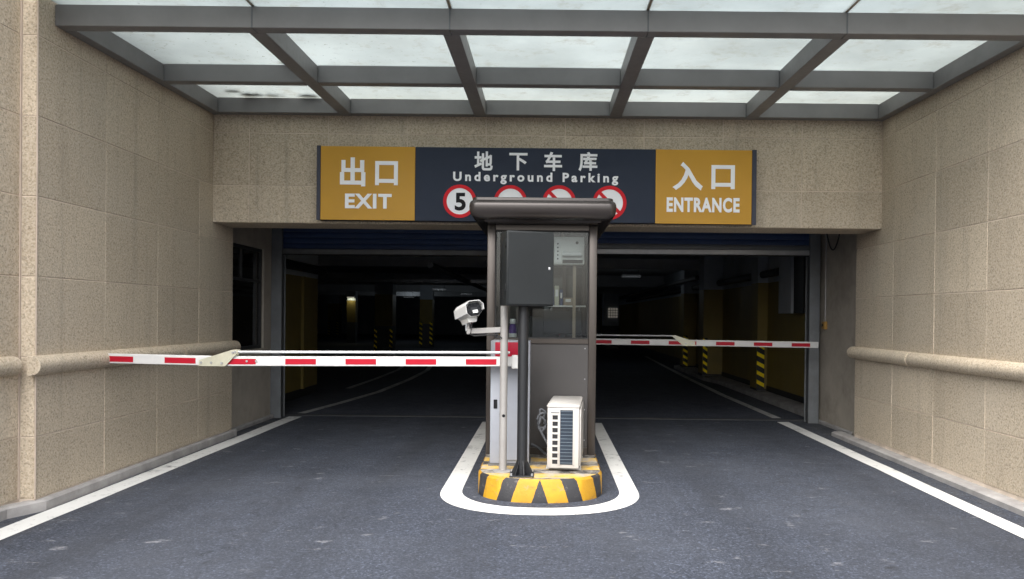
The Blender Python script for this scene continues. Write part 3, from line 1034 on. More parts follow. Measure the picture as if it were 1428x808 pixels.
def leaf_heap(cx, cy, rx, ry, n, label):
    bm = bmesh.new()
    for _ in range(n):
        a, rr = random.uniform(0, 6.28), random.random() ** 0.6
        x, y = cx + rx * rr * math.cos(a), cy + ry * rr * math.sin(a)
        z = zc(y) + 0.1895 + random.uniform(0, 0.02)
        l, wd, th = random.uniform(0.03, 0.06), random.uniform(0.012, 0.025), random.uniform(0, 3.14)
        u, v = Vector((math.cos(th), math.sin(th), random.uniform(-0.1, 0.1))), Vector((-math.sin(th), math.cos(th), random.uniform(-0.2, 0.2)))
        c0 = Vector((x, y, z))
        P = [c0 - u * l, c0 - u * l * 0.3 + v * wd, c0 + u * l * 0.4 + v * wd * 0.8, c0 + u * l, c0 + u * l * 0.4 - v * wd * 0.8, c0 - u * l * 0.3 - v * wd]
        bm.faces.new([bm.verts.new((p.x, p.y, max(p.z, zc(p.y) + 0.189))) for p in P])
    tag(link_mesh('dead_leaves', finish(bm, 'dead_leaves'), 'dry_leaf'), label, 'leaves', None, 'stuff')

leaf_heap(-3.30, 8.61, 0.11, 0.05, 60, 'dark streak of dead leaves on the left rear canopy pane')
leaf_heap(-3.46, 8.46, 0.07, 0.03, 26, 'thin tail of leaves trailing off the long leaf streak on the canopy')
leaf_heap(-2.68, 8.63, 0.09, 0.04, 60, 'small dark clump of dead leaves right of the long leaf streak on the canopy')
leaf_heap(-3.05, 8.62, 0.10, 0.03, 20, 'thin scatter of leaves between the two leaf clumps on the canopy')
leaf_heap(-2.42, 7.40, 0.14, 0.05, 60, 'dead leaves at the corner of the left front canopy pane')

# ------------------------------------------------------------------ the sign
SY = 8.65
sg = empty('entrance_sign', (-0.115, SY, 2.56), 'long navy and amber sign reading exit, underground parking and entrance', 'sign')
box('back_box', -2.572, 2.345, SY + 0.012, YF - 0.001, 2.562, 3.384, 'sign_frame', sg, 0.004)
box('end_trim', -2.578, -2.535, SY - 0.004, SY + 0.011, 2.556, 3.392, 'sign_frame', sg, 0.002)
box('end_trim', 2.300, 2.350, SY - 0.004, SY + 0.011, 2.550, 3.392, 'sign_frame', sg, 0.002)
e1 = box('exit_panel', -2.534, -1.476, SY, SY + 0.011, 2.562, 3.386, 'sign_yellow', sg, 0.002)
n1_ = box('name_panel', -1.473, 1.217, SY, SY + 0.011, 2.560, 3.386, 'sign_navy', sg, 0.002)
e2 = box('entrance_panel', 1.220, 2.299, SY, SY + 0.011, 2.556, 3.386, 'sign_yellow', sg, 0.002)
Y0 = SY - 0.0006
B = 0.030
text_mesh('character', '出', -2.317, -2.032, 2.938, 3.261, Y0, 'letter_white', e1, B)
text_mesh('character', '口', -1.923, -1.668, 2.953, 3.223, Y0, 'letter_white', e1, B)
text_mesh('lettering', 'EXIT', -2.258, -1.735, 2.691, 2.856, Y0, 'letter_white', e1, 0.036, 1.12)
text_mesh('character', '入', 1.41, 1.748, 2.931, 3.249, Y0, 'letter_white', e2, B)
text_mesh('character', '口', 1.844, 2.107, 2.948, 3.217, Y0, 'letter_white', e2, B)
text_mesh('lettering', 'ENTRANCE', 1.346, 2.164, 2.686, 2.852, Y0, 'letter_white', e2, 0.040, 1.12)
text_mesh('character', '地', -0.813, -0.607, 3.130, 3.343, Y0, 'letter_white', n1_, 0.026)
text_mesh('character', '下', -0.422, -0.218, 3.134, 3.330, Y0, 'letter_white', n1_, 0.026)
text_mesh('character', '车', -0.032, 0.170, 3.131, 3.346, Y0, 'letter_white', n1_, 0.026)
text_mesh('character', '库', 0.354, 0.565, 3.133, 3.348, Y0, 'letter_white', n1_, 0.026)
text_mesh('lettering', 'Underground Parking', -1.049, 0.800, 2.978, 3.113, Y0, 'letter_white', n1_, 0.034, 1.45)

def roundel(cx, cz, r, body=None, slash=False):
    face = disc('roundel', cx, cz, Y0, r - 0.002, 'letter_white', sg)
    disc('red_ring', cx, cz, Y0 - 0.0045, r, 'sign_red', face, hole=r * 0.79)
    if body:
        text_mesh('numeral', body, cx - 0.055, cx + 0.068, cz - 0.105, cz + 0.095, Y0 - 0.0045, 'ink_black', face, 0.03, 1.0, 0.003)
    if slash:
        a = R(-45)
        ux, uz = math.cos(a), math.sin(a)
        L_, W_ = r * 0.84, r * 0.10
        q = [(cx - ux * L_ - uz * W_, cz - uz * L_ + ux * W_), (cx + ux * L_ - uz * W_, cz + uz * L_ + ux * W_),
             (cx + ux * L_ + uz * W_, cz + uz * L_ - ux * W_), (cx - ux * L_ + uz * W_, cz - uz * L_ - ux * W_)]
        prism_obj('slash', q, 'y', Y0 - 0.0072, Y0 - 0.0046, 'sign_red', face)

roundel(-0.972, 2.782, 0.186, '5')
roundel(-0.405, 2.782, 0.186)
roundel(0.141, 2.785, 0.187, None, True)
roundel(0.706, 2.782, 0.190, None, True)

# ------------------------------------------------------------------ traffic island
isl = empty('traffic_island', (-0.03, 6.2, 0), 'concrete island with black and yellow striped nose under the guard booth', 'island')
P = nose(-0.557, 0.497, 6.187, 6.60, 11.0, 40, 2.2)
HT = 0.19
bm = bmesh.new()
uvl = bm.loops.layers.uv.new('UVMap')
acc = [0.0]
for p, q in zip(P, P[1:]):
    acc.append(acc[-1] + (Vector(q) - Vector(p)).length)
mid = acc[-1] / 2
lo_ = [bm.verts.new((x, y, -0.02)) for x, y in P]
md_ = [bm.verts.new((x, y, HT - 0.018)) for x, y in P]
def inset(p, k):
    cx = -0.03
    return (p[0] + (k if p[0] < cx else -k) * min(1, abs(p[0] - cx) / 0.3), p[1] + (k if p[1] < 6.55 else 0))
tp_ = [bm.verts.new((*inset(p, 0.016), HT)) for p in P]
for i in range(len(P) - 1):
    for A_, B_, v0, v1 in ((lo_, md_, 0.0, 0.9), (md_, tp_, 0.9, 1.0)):
        f = bm.faces.new((A_[i], A_[i + 1], B_[i + 1], B_[i]))
        for lp, (u, v) in zip(f.loops, ((acc[i], v0), (acc[i + 1], v0), (acc[i + 1], v1), (acc[i], v1))):
            lp[uvl].uv = (u - mid, v)
link_mesh('painted_side', finish(bm, 'painted_side', 50), 'island_paint', isl)
bm = bmesh.new()
bm.faces.new([bm.verts.new((*inset(p, 0.016), HT)) for p in P])
me = finish(bm, 'top')
if me.polygons[0].normal.z < 0:
    me.flip_normals()
link_mesh('top', me, 'island_top', isl)

# ------------------------------------------------------------------ guard booth
bx0, bx1, by0, by1 = -0.555, 0.485, 7.30, 8.80
bz0, bz1 = HT, 2.37
SILL = 1.27
gb = empty('guard_booth', ((bx0 + bx1) / 2, by0, HT), 'narrow brown metal guard booth with glass front and overhanging roof', 'booth')
pw = 0.075
for x, y in ((bx0, by0), (bx1 - pw, by0), (bx0, by1 - pw), (bx1 - pw, by1 - pw)):
    box('corner_post', x, x + pw, y, y + pw, bz0, bz1, 'booth_steel', gb, 0.008, 2)
ix0, ix1, iy0, iy1 = bx0 + pw, bx1 - pw, by0 + pw, by1 - pw
box('front_panel', ix0, ix1, by0 + 0.018, by0 + 0.06, bz0 + 0.07, SILL - 0.03, 'booth_panel', gb)
box('base_rail', ix0, ix1, by0 + 0.006, by0 + 0.066, bz0, bz0 + 0.068, 'booth_steel', gb, 0.004)
box('sill_rail', ix0, ix1, by0 + 0.006, by0 + 0.066, SILL - 0.028, SILL + 0.02, 'booth_steel', gb, 0.004)
box('head_rail', ix0, ix1, by0 + 0.006, by0 + 0.066, 2.315, bz1, 'booth_steel', gb, 0.004)
box('front_pane', ix0, ix1, by0 + 0.034, by0 + 0.040, SILL + 0.02, 2.315, 'booth_glass', gb)
for q in ((ix0, ix0 + 0.012, SILL + 0.02, 2.315), (ix1 - 0.012, ix1, SILL + 0.02, 2.315), (ix0 + 0.012, ix1 - 0.012, SILL + 0.02, SILL + 0.032), (ix0 + 0.012, ix1 - 0.012, 2.303, 2.315)):
    box('gasket', q[0], q[1], by0 + 0.024, by0 + 0.033, q[2], q[3], 'rubber', gb)
for x in (ix0 + 0.03, ix1 - 0.03):
    for z in (0.33, 0.62, 0.91, 1.20):
        disc('screw', x, z, by0 + 0.0178, 0.006, 'zinc', gb, 8, 0.003)
for xa, xb, xg in ((bx0 + 0.006, bx0 + 0.066, bx0 + 0.036), (bx1 - 0.066, bx1 - 0.006, bx1 - 0.036)):
    box('side_panel', xa + 0.012, xb - 0.006, iy0, iy1, bz0 + 0.07, SILL - 0.03, 'booth_panel', gb)
    box('base_rail', xa, xb, iy0, iy1, bz0, bz0 + 0.068, 'booth_steel', gb)
    box('sill_rail', xa, xb, iy0, iy1, SILL - 0.028, SILL + 0.02, 'booth_steel', gb)
    box('head_rail', xa, xb, iy0, iy1, 2.315, bz1, 'booth_steel', gb)
    box('window_mullion', xa + 0.01, xb - 0.01, (iy0 + iy1) / 2 - 0.02, (iy0 + iy1) / 2 + 0.02, SILL + 0.02, 2.315, 'booth_steel', gb)
    box('side_pane', xg - 0.003, xg + 0.003, iy0, (iy0 + iy1) / 2 - 0.02, SILL + 0.02, 2.315, 'booth_glass', gb)
    box('side_pane', xg - 0.003, xg + 0.003, (iy0 + iy1) / 2 + 0.02, iy1, SILL + 0.02, 2.315, 'booth_glass', gb)
box('rear_panel', ix0, ix1, by1 - 0.06, by1 - 0.02, bz0, SILL - 0.03, 'booth_panel', gb)
box('sill_rail', ix0, ix1, by1 - 0.066, by1 - 0.006, SILL - 0.028, SILL + 0.02, 'booth_steel', gb)
box('head_rail', ix0, ix1, by1 - 0.066, by1 - 0.006, 2.315, bz1, 'booth_steel', gb)
box('window_mullion', 0.19, 0.23, by1 - 0.06, by1 - 0.012, SILL + 0.02, 2.315, 'booth_steel', gb)
box('rear_pane', ix0, 0.19, by1 - 0.036, by1 - 0.030, SILL + 0.02, 2.315, 'booth_glass', gb)
box('rear_pane', 0.23, ix1, by1 - 0.036, by1 - 0.030, SILL + 0.02, 2.315, 'booth_glass', gb)
box('floor_plate', ix0, ix1, iy0, iy1, bz0 + 0.01, bz0 + 0.05, 'dark_steel', gb)
# roof: rounded slab lofted from stacked outlines
def rrect(x0, x1, y0, y1, r, n=6):
    p = []
    for cx, cy, a0 in ((x1 - r, y1 - r, 0), (x0 + r, y1 - r, 90), (x0 + r, y0 + r, 180), (x1 - r, y0 + r, 270)):
        for k in range(n + 1):
            a = R(a0 + 90 * k / n)
            p.append((cx + r * math.cos(a), cy + r * math.sin(a)))
    return p
def loft(name, levels, mat, parent, cap0=True, cap1=True, smooth=35):
    bm = bmesh.new()
    rings = [[bm.verts.new((x, y, z)) for x, y in pts] for pts, z in levels]
    for a, b in zip(rings, rings[1:]):
        n = len(a)
        for k in range(n):
            bm.faces.new((a[k], a[(k + 1) % n], b[(k + 1) % n], b[k]))
    if cap0: bm.faces.new(rings[0][::-1])
    if cap1: bm.faces.new(rings[-1])
    return link_mesh(name, finish(bm, name, smooth), mat, parent)
rx0, rx1, ry0, ry1 = -0.705, 0.640, 6.98, 9.06
lv = []
for ins, z in ((0.135, 2.371), (0.130, 2.385), (0.055, 2.392), (0.030, 2.405), (0.012, 2.43), (0.003, 2.465), (0.0, 2.50), (0.003, 2.525),
               (0.010, 2.541), (0.022, 2.552), (0.030, 2.556), (0.032, 2.578), (0.040, 2.583), (0.20, 2.60), (0.50, 2.63)):
    lv.append((rrect(rx0 + ins, rx1 - ins, ry0 + ins, ry1 - ins, max(0.02, 0.07 - ins * 0.5)), z))
loft('roof', lv, 'booth_roof', gb)

# things inside the booth
hb = empty('ventilation_unit', (0.22, 7.50, 2.0), 'white ventilation unit hung high inside the booth behind the glass', 'ventilator')
box('body', 0.075, 0.372, 7.455, 7.60, 2.005, 2.272, 'white_plastic', hb, 0.008, 2)
box('control_panel', 0.086, 0.142, 7.447, 7.4545, 2.02, 2.255, 'bottle_white', hb, 0.003)
for k in range(5):
    disc('knob', 0.114, 2.06 + 0.036 * k, 7.4465, 0.008, 'ink_black', hb, 12, 0.004)
box('outlet', 0.16, 0.355, 7.449, 7.4545, 2.018, 2.052, 'hole_black', hb)
tube_obj('roller', [(0.16, 7.445, 2.105), (0.345, 7.445, 2.105)], 0.028, 'bottle_white', hb, 12)
disc('dial', 0.30, 2.215, 7.4545, 0.014, 'ink_black', hb, 14, 0.006)
box('hanger', 0.150, 0.166, 7.50, 7.52, 2.2725, 2.37, 'desk_wood', hb)
box('support_post', 0.265, 0.295, 7.52, 7.55, 1.25, 2.0045, 'desk_wood', hb)
sh = empty('added_shelf', (0.24, 7.9, 1.72), 'added pale shelf board standing in for the bright band reflected in the booth glass', 'shelf')  # added board, imitates a bright band reflected in the front glass
box('board', 0.02, ix1, 7.80, 8.02, 1.60, 1.615, 'bottle_white', sh, 0.002)
box('bracket', 0.05, 0.07, 7.82, 8.0, 1.54, 1.5995, 'dark_steel', sh)
box('bracket', 0.33, 0.35, 7.82, 8.0, 1.54, 1.5995, 'dark_steel', sh)
for k, (xa, wd, h_, mt, lb) in enumerate(((0.05, 0.035, 0.17, 'shutter_blue', 'added thin blue folder at the left of the booth shelf, in place of glass reflections'), (0.092, 0.045, 0.20, 'plate_zinc', 'added tall pale folder second on the booth shelf, in place of glass reflections'),
                                          (0.145, 0.03, 0.16, 'shutter_blue', 'added narrow blue folder in the middle of the booth shelf, in place of glass reflections'), (0.185, 0.09, 0.08, 'desk_wood', 'added low brown box on the booth shelf, in place of glass reflections'))):
    f_ = empty('added_folder', (xa + wd / 2, 7.9, 1.615), lb, 'folder')  # added clutter in place of reflections on the booth glass
    box('cover', xa, xa + wd, 7.83, 8.0, 1.6155, 1.6155 + h_, mt, f_, 0.003)
    box('spine_label', xa + wd * 0.2, xa + wd * 0.8, 7.8275, 7.8298, 1.6155 + h_ * 0.45, 1.6155 + h_ * 0.8, 'bottle_white', f_)
dk = empty('booth_desk', (0, 7.5, HT), 'wooden desk top just behind the booth sill', 'desk')
box('desk_top', ix0, ix1, iy0 + 0.002, 7.72, 1.225, 1.25, 'desk_wood', dk, 0.003)
box('desk_leg', ix0, ix0 + 0.03, 7.66, 7.70, bz0 + 0.05, 1.224, 'dark_steel', dk)
box('desk_leg', ix1 - 0.03, ix1, 7.66, 7.70, bz0 + 0.05, 1.224, 'dark_steel', dk)
def lathe(name, prof, cx, cy, mat, parent, seg=20):
    bm = bmesh.new()
    rings = [[bm.verts.new((cx + r * math.cos(2 * math.pi * k / seg), cy + r * math.sin(2 * math.pi * k / seg), z)) for k in range(seg)] for r, z in prof]
    for a, b in zip(rings, rings[1:]):
        for k in range(seg):
            bm.faces.new((a[k], a[(k + 1) % seg], b[(k + 1) % seg], b[k]))
    bm.faces.new(rings[0][::-1])
    bm.faces.new(rings[-1])
    return link_mesh(name, finish(bm, name, 40), mat, parent)
bt = empty('bottle', (-0.315, 7.48, 1.25), 'small bottle with purple label and white cap on the booth desk', 'bottle')
lathe('bottle_body', [(0.034, 1.2505), (0.037, 1.26), (0.037, 1.38), (0.030, 1.41), (0.018, 1.425)], -0.315, 7.48, 'purple_label', bt)
lathe('bottle_band', [(0.0375, 1.29), (0.0385, 1.295), (0.0385, 1.33), (0.0375, 1.335)], -0.315, 7.48, 'bottle_white', bt)
lathe('cap', [(0.026, 1.4255), (0.028, 1.43), (0.028, 1.465), (0.022, 1.475)], -0.315, 7.48, 'bottle_white', bt)
b2 = empty('yellow_cup', (-0.43, 7.46, 1.25), 'small yellowish cup in the left corner of the booth window', 'cup')
lathe('cup_body', [(0.026, 1.2505), (0.034, 1.33), (0.031, 1.329), (0.024, 1.26)], -0.43, 7.46, 'sign_yellow', b2)
mo = empty('monitor', (0.20, 7.62, 1.25), 'dark screen on a stand on the booth desk', 'monitor')
box('screen', -0.02, 0.36, 7.62, 7.645, 1.33, 1.56, 'black_metal', mo, 0.006)
box('stand', 0.15, 0.19, 7.65, 7.67, 1.26, 1.40, 'black_metal', mo)
box('foot', 0.08, 0.26, 7.60, 7.70, 1.2505, 1.26, 'black_metal', mo)
ch = empty('office_chair', (-0.05, 8.2, HT), 'dark office chair inside the guard booth', 'chair')
loft('backrest', [(rrect(-0.22, 0.12, 8.36, 8.42, 0.028), 0.95), (rrect(-0.25, 0.15, 8.37, 8.43, 0.028), 1.10), (rrect(-0.25, 0.15, 8.39, 8.45, 0.028), 1.42), (rrect(-0.19, 0.09, 8.41, 8.45, 0.018), 1.50)], 'dark_grey_metal', ch)
loft('seat', [(rrect(-0.25, 0.15, 7.98, 8.36, 0.06), 0.66), (rrect(-0.26, 0.16, 7.97, 8.37, 0.06), 0.70), (rrect(-0.24, 0.14, 7.99, 8.35, 0.06), 0.73)], 'dark_grey_metal', ch)
tube_obj('stem', [(-0.05, 8.17, bz0 + 0.052), (-0.05, 8.17, 0.66)], [0.20, 0.03], 'black_metal', ch)
box('back_bracket', -0.08, -0.02, 8.34, 8.375, 0.66, 1.05, 'black_metal', ch)

# ------------------------------------------------------------------ barrier gates
def barrier(yb, x_cab0, x_cab1, label, group, fold, tip, z_in, z_fold, z_tip, sgn, cab_y):
    """boom runs from the cabinet toward sgn; fold is the x of the hinge, tip the free end."""
    root = empty('barrier_gate', ((x_cab0 + x_cab1) / 2, cab_y, HT), label, 'barrier', group)
    top = 1.285
    cb = box('cabinet', x_cab0, x_cab1, cab_y, cab_y + 0.30, HT + 0.02, top, 'cabinet_grey', root, 0.008, 2)
    box('foot_plate', x_cab0 - 0.012, x_cab1 + 0.012, cab_y - 0.012, cab_y + 0.312, HT + 0.0005, HT + 0.02, 'dark_steel', cb)
    xm = x_cab0 + (x_cab1 - x_cab0) * 0.34
    box('door', xm, x_cab1 - 0.012, cab_y - 0.012, cab_y - 0.0005, HT + 0.05, 1.06, 'cabinet_grey', cb, 0.004)
    box('keyhole', x_cab0 + 0.03, x_cab0 + 0.062, cab_y - 0.006, cab_y - 0.0005, 0.69, 0.77, 'ink_black', cb, 0.003)
    box('red_hood', x_cab0 + 0.04, x_cab1 - 0.02, cab_y - 0.03, cab_y - 0.0006, 1.13, top - 0.012, 'red_hood', root, 0.008, 2)
    xin = (x_cab0 if sgn < 0 else x_cab1) + sgn * -0.25
    tube_obj('axle', [(xin - sgn * 0.0, yb + 0.02, z_in), (xin, cab_y + 0.02, z_in)], 0.03, 'dark_steel', root)
    box('clamp', min(xin - 0.06, xin + 0.06), max(xin - 0.06, xin + 0.06), yb - 0.032, yb + 0.028, z_in - 0.062, z_in + 0.055, 'white_paint', root, 0.006)
    for dz in (-0.045, 0.035):
        disc('bolt', xin + 0.03, z_in + dz, yb - 0.032, 0.010, 'zinc', root, 10, 0.008)
    H = 0.042
    D = 0.02
    def seg(nm, xa, za, xb, zb):
        bm = bmesh.new()
        add_box(bm, 0, abs(xb - xa), yb - D, yb + D, -H, H, 0.005)
        for v in bm.verts:
            u = v.co.x / abs(xb - xa)
            v.co.x = xa + (xb - xa) * u
            v.co.z += za + (zb - za) * u
        return link_mesh(nm, finish(bm, nm), 'white_paint', root)
    s1 = seg('inner_boom', xin, z_in, fold, z_fold)
    s2 = seg('outer_boom', fold + sgn * 0.004, z_fold, tip, z_tip)
    def tapes(par, xa, za, xb, zb, start, pitch, ln):
        L_ = abs(xb - xa)
        u = start
        while u < L_ - 0.03:
            e = min(u + ln, L_ - 0.002)
            u0 = max(u, 0.002)
            if e - u0 > 0.04:
                pts = []
                for uu, dz in ((u0, -0.027), (e, -0.027), (e, 0.021), (u0, 0.021)):
                    pts.append((xa + sgn * uu, za + (zb - za) * uu / L_ + dz))
                prism_obj('red_tape', pts, 'y', yb - D - 0.0022, yb - D - 0.0002, 'red_tape', par)
            u += pitch
    return root, s1, s2, tapes, xin

root, s1, s2, tapes, xin = barrier(6.62, -0.475, -0.130, 'near barrier gate with grey cabinet, red hood and long striped arm over the exit lane', 'folding arm barrier gates', -2.72, -3.785, 1.112, 1.090, 1.104, -1, 6.75)
FX = -2.72
tapes(s1, xin, 1.112, FX, 1.090, 0.19, 0.515, 0.262)
tapes(s2, FX, 1.090, -3.785, 1.104, 0.27, 0.535, 0.265)
tube_obj('tie_rod', [(-0.30, 6.60, 1.188), (-2.64, 6.60, 1.170)], 0.012, 'aluminium', root, 8)
pl = [(-2.955, 1.048), (-2.730, 1.048), (-2.618, 1.172), (-2.630, 1.188), (-2.668, 1.190), (-2.955, 1.098)]
plate = prism_obj('hinge_plate', pl, 'y', 6.582, 6.592, 'plate_zinc', root)
for x, z in ((-2.935, 1.078), (-2.85, 1.078), (-2.76, 1.075), (-2.645, 1.172), (-2.665, 1.165)):
    disc('bolt', x, z, 6.582, 0.010, 'zinc', plate, 10, 0.007)
plate = prism_obj('hinge_plate', pl, 'y', 6.650, 6.658, 'plate_zinc', root)
for x, z in ((-2.55, 1.092), (-2.47, 1.093)):
    disc('bolt', x, z, 6.5975, 0.009, 'zinc', s1, 10, 0.006)

root, s1, s2, tapes, xin = barrier(10.62, -0.02, 0.34, 'far barrier gate behind the booth with striped arm across the entrance lane', 'folding arm barrier gates', 1.95, 3.76, 1.168, 1.160, 1.148, 1, 10.75)
tapes(s1, xin, 1.168, 1.95, 1.160, 0.05, 0.52, 0.255)
tapes(s2, 1.95, 1.160, 3.76, 1.148, 0.0, 0.10, 0.085) if False else None
tapes(s2, 1.95, 1.160, 3.76, 1.148, 0.03, 5.0, 0.10)
tapes(s2, 1.95, 1.160, 3.76, 1.148, 0.40, 0.52, 0.255)
tube_obj('tie_rod', [(0.25, 10.60, 1.255), (1.80, 10.60, 1.252)], 0.011, 'aluminium', root, 8)
pl = [(1.745, 1.262), (1.80, 1.258), (2.06, 1.175), (2.06, 1.118), (1.90, 1.118), (1.745, 1.246)]
plate = prism_obj('hinge_plate', pl, 'y', 10.582, 10.592, 'plate_zinc', root)
for x, z in ((1.78, 1.245), (1.93, 1.15), (2.02, 1.15)):
    disc('bolt', x, z, 10.582, 0.011, 'zinc', plate, 10, 0.007)

# ------------------------------------------------------------------ black control box on its pole
PX, PY = -0.180, 6.35
cbx = empty('control_box', (PX, PY, HT), 'black steel control box on a black pole in front of the booth', 'control box')
tube_obj('pole', [(PX, PY, HT + 0.014), (PX, PY, 1.80)], 0.043, 'black_metal', cbx, 24)
box('base_plate', PX - 0.10, PX + 0.10, PY - 0.10, PY + 0.10, HT + 0.0005, HT + 0.013, 'black_metal', cbx, 0.003)
for k in range(8):
    a = R(45 * k + 12)
    dx, dy = math.cos(a), math.sin(a)
    bm = bmesh.new()
    nx, ny = -dy * 0.003, dx * 0.003
    q = [(0.042, HT + 0.0135), (0.094, HT + 0.0135), (0.090, HT + 0.026), (0.042, HT + 0.125)]
    A_ = [bm.verts.new((PX + dx * r + nx, PY + dy * r + ny, z)) for r, z in q]
    B_ = [bm.verts.new((PX + dx * r - nx, PY + dy * r - ny, z)) for r, z in q]
    bm.faces.new(A_)
    bm.faces.new(B_[::-1])
    for i in range(4):
        bm.faces.new((A_[i], B_[i], B_[(i + 1) % 4], A_[(i + 1) % 4]))
    link_mesh('gusset', finish(bm, 'gusset'), 'black_metal', cbx)
for sx_, sy_ in ((-1, -1), (1, -1), (-1, 1), (1, 1)):
    lathe('anchor_bolt', [(0.010, HT + 0.0135), (0.010, HT + 0.03), (0.006, HT + 0.033)], PX + 0.085 * sx_, PY + 0.085 * sy_, 'zinc', cbx, 8)
hd = Matrix.Translation((-0.157, 6.33, 0)) @ Matrix.Rotation(R(19), 4, 'Z')
def hbox(nm, x0, x1, y0, y1, z0, z1, mat, parent, bev=0.006, seg_=2):
    bm = bmesh.new()
    add_box(bm, x0, x1, y0, y1, z0, z1, bev, seg_)
    bmesh.ops.transform(bm, matrix=hd, verts=bm.verts[:])
    return link_mesh(nm, finish(bm, nm, 40), mat, parent)
cs = hbox('case', -0.20, 0.20, -0.10, 0.10, 1.585, 2.188, 'dark_grey_metal', cbx)
hbox('door', -0.188, 0.194, -0.107, -0.1005, 1.597, 2.176, 'dark_grey_metal', cs, 0.002, 1)
hbox('lock', 0.150, 0.168, -0.115, -0.1075, 1.878, 1.902, 'aluminium', cs, 0.004)
for z in (1.70, 2.06):
    hbox('hinge', -0.2065, -0.2005, -0.09, -0.06, z, z + 0.06, 'dark_grey_metal', cs, 0.002, 1)
for k in range(5):
    hbox('vent_slot', -0.2035, -0.2005, -0.02, 0.06, 1.64 + 0.02 * k, 1.648 + 0.02 * k, 'hole_black', cs, 0, 1)

# ------------------------------------------------------------------ number plate camera on a grey post
QX, QY = -0.345, 6.49
cp = empty('camera_post', (QX, QY, HT), 'white surveillance camera on a slim grey post beside the near barrier', 'camera')
tube_obj('post', [(QX, QY, HT + 0.010), (QX, QY, 1.60)], 0.0325, 'grey_post', cp, 22)
lathe('base_flange', [(0.085, HT + 0.0005), (0.085, HT + 0.010), (0.06, HT + 0.013), (0.034, HT + 0.016)], QX, QY, 'grey_post', cp, 24)
disc('cable_hole', QX + 0.004, 0.665, QY - 0.0322, 0.013, 'ink_black', cp, 12, 0.002)
bm = bmesh.new()
add_box(bm, -0.66, -0.372, QY - 0.022, QY + 0.022, 1.345, 1.392, 0.005)
for v in bm.verts:
    v.co.z += 0.016 * (v.co.x + 0.66) / 0.29
arm = link_mesh('arm', finish(bm, 'arm'), 'grey_post', cp)
tube_obj('cable', [(-0.615, QY - 0.03, 1.455), (-0.617, QY - 0.045, 1.40), (-0.625, QY - 0.04, 1.345), (-0.60, QY - 0.02, 1.333), (-0.50, QY - 0.01, 1.340), (-0.40, QY - 0.012, 1.342), (-0.362, QY - 0.034, 1.315)], 0.006, 'rubber', cp, 7)
# head: built along -y then turned toward the lane
HM = Matrix.Translation((-0.640, QY - 0.02, 1.535)) @ Matrix.Rotation(R(24), 4, 'Z') @ Matrix.Rotation(R(-9), 4, 'X') @ Matrix.Rotation(R(-7), 4, 'Y')
def octo(wd, h, cx=0.0, cz=0.0, ch=0.35, n=1):
    a, b = wd / 2, h / 2
    c_ = ch * min(a, b)
    return [(cx - a + c_, cz - b), (cx + a - c_, cz - b), (cx + a, cz - b + c_), (cx + a, cz + b - c_), (cx + a - c_, cz + b), (cx - a + c_, cz + b), (cx - a, cz + b - c_), (cx - a, cz - b + c_)]
def hobj(nm, bm, mat, parent, sm=None):
    bmesh.ops.transform(bm, matrix=HM, verts=bm.verts[:])
    return link_mesh(nm, finish(bm, nm, sm), mat, parent)
bm = bmesh.new()
prism(bm, octo(0.135, 0.115, ch=0.6), 'y', -0.115, 0.15)
es = [e for e in bm.edges]
hou = hobj('housing', bm, 'white_plastic', cp)
bm = bmesh.new()
prism(bm, octo(0.126, 0.106, ch=0.6), 'y', -0.128, -0.1152)
hobj('front_bezel', bm, 'ink_black', hou)
bm = bmesh.new()
prism(bm, [(-0.03, -0.018), (0.03, -0.018), (0.03, 0.016), (-0.03, 0.016)], 'y', -0.133, -0.1282)
hobj('lens_window', bm, 'black_metal', hou)
bm = bmesh.new()
prism(bm, [(-0.014, -0.030), (0.028, -0.030), (0.028, -0.008), (-0.014, -0.008)], 'y', -0.1365, -0.1332)
hobj('lamp', bm, 'led_white', hou)
for k in range(10):
    bm = bmesh.new()
    a = 2 * math.pi * k / 10
    cx, cz = 0.047 * math.cos(a), 0.039 * math.sin(a)
    prism(bm, [(cx + 0.007 * math.cos(q * math.pi / 4), cz + 0.007 * math.sin(q * math.pi / 4)) for q in range(8)], 'y', -0.131, -0.1282)
    hobj('infrared_lamp', bm, 'dark_grey_metal', hou)
bm = bmesh.new()          # sun shield: folded sheet over the top and sides, longer in front
o_ = [(-0.078, -0.035), (-0.078, 0.035), (-0.045, 0.070), (0.045, 0.070), (0.078, 0.035), (0.078, -0.010)]
i_ = [(x * 0.955, z - 0.005 if z > 0.06 else z) for x, z in o_]
prism(bm, o_ + i_[::-1], 'y', -0.160, 0.165)
hobj('sun_shield', bm, 'white_paint', hou)
bm = bmesh.new()
prism(bm, [(-0.045, -0.0585), (0.045, -0.0585), (0.035, -0.095), (-0.035, -0.095)], 'y', -0.05, 0.12)
hobj('under_body', bm, 'white_plastic', hou)
tube_obj('bracket', [(-0.645, QY, 1.385), (-0.648, QY, 1.42), (-0.642, QY - 0.005, 1.455)], [0.022, 0.016, 0.020], 'grey_post', cp, 12)
box('bracket_yoke', -0.668, -0.66, QY - 0.02, QY + 0.02, 1.372, 1.46, 'zinc', cp)

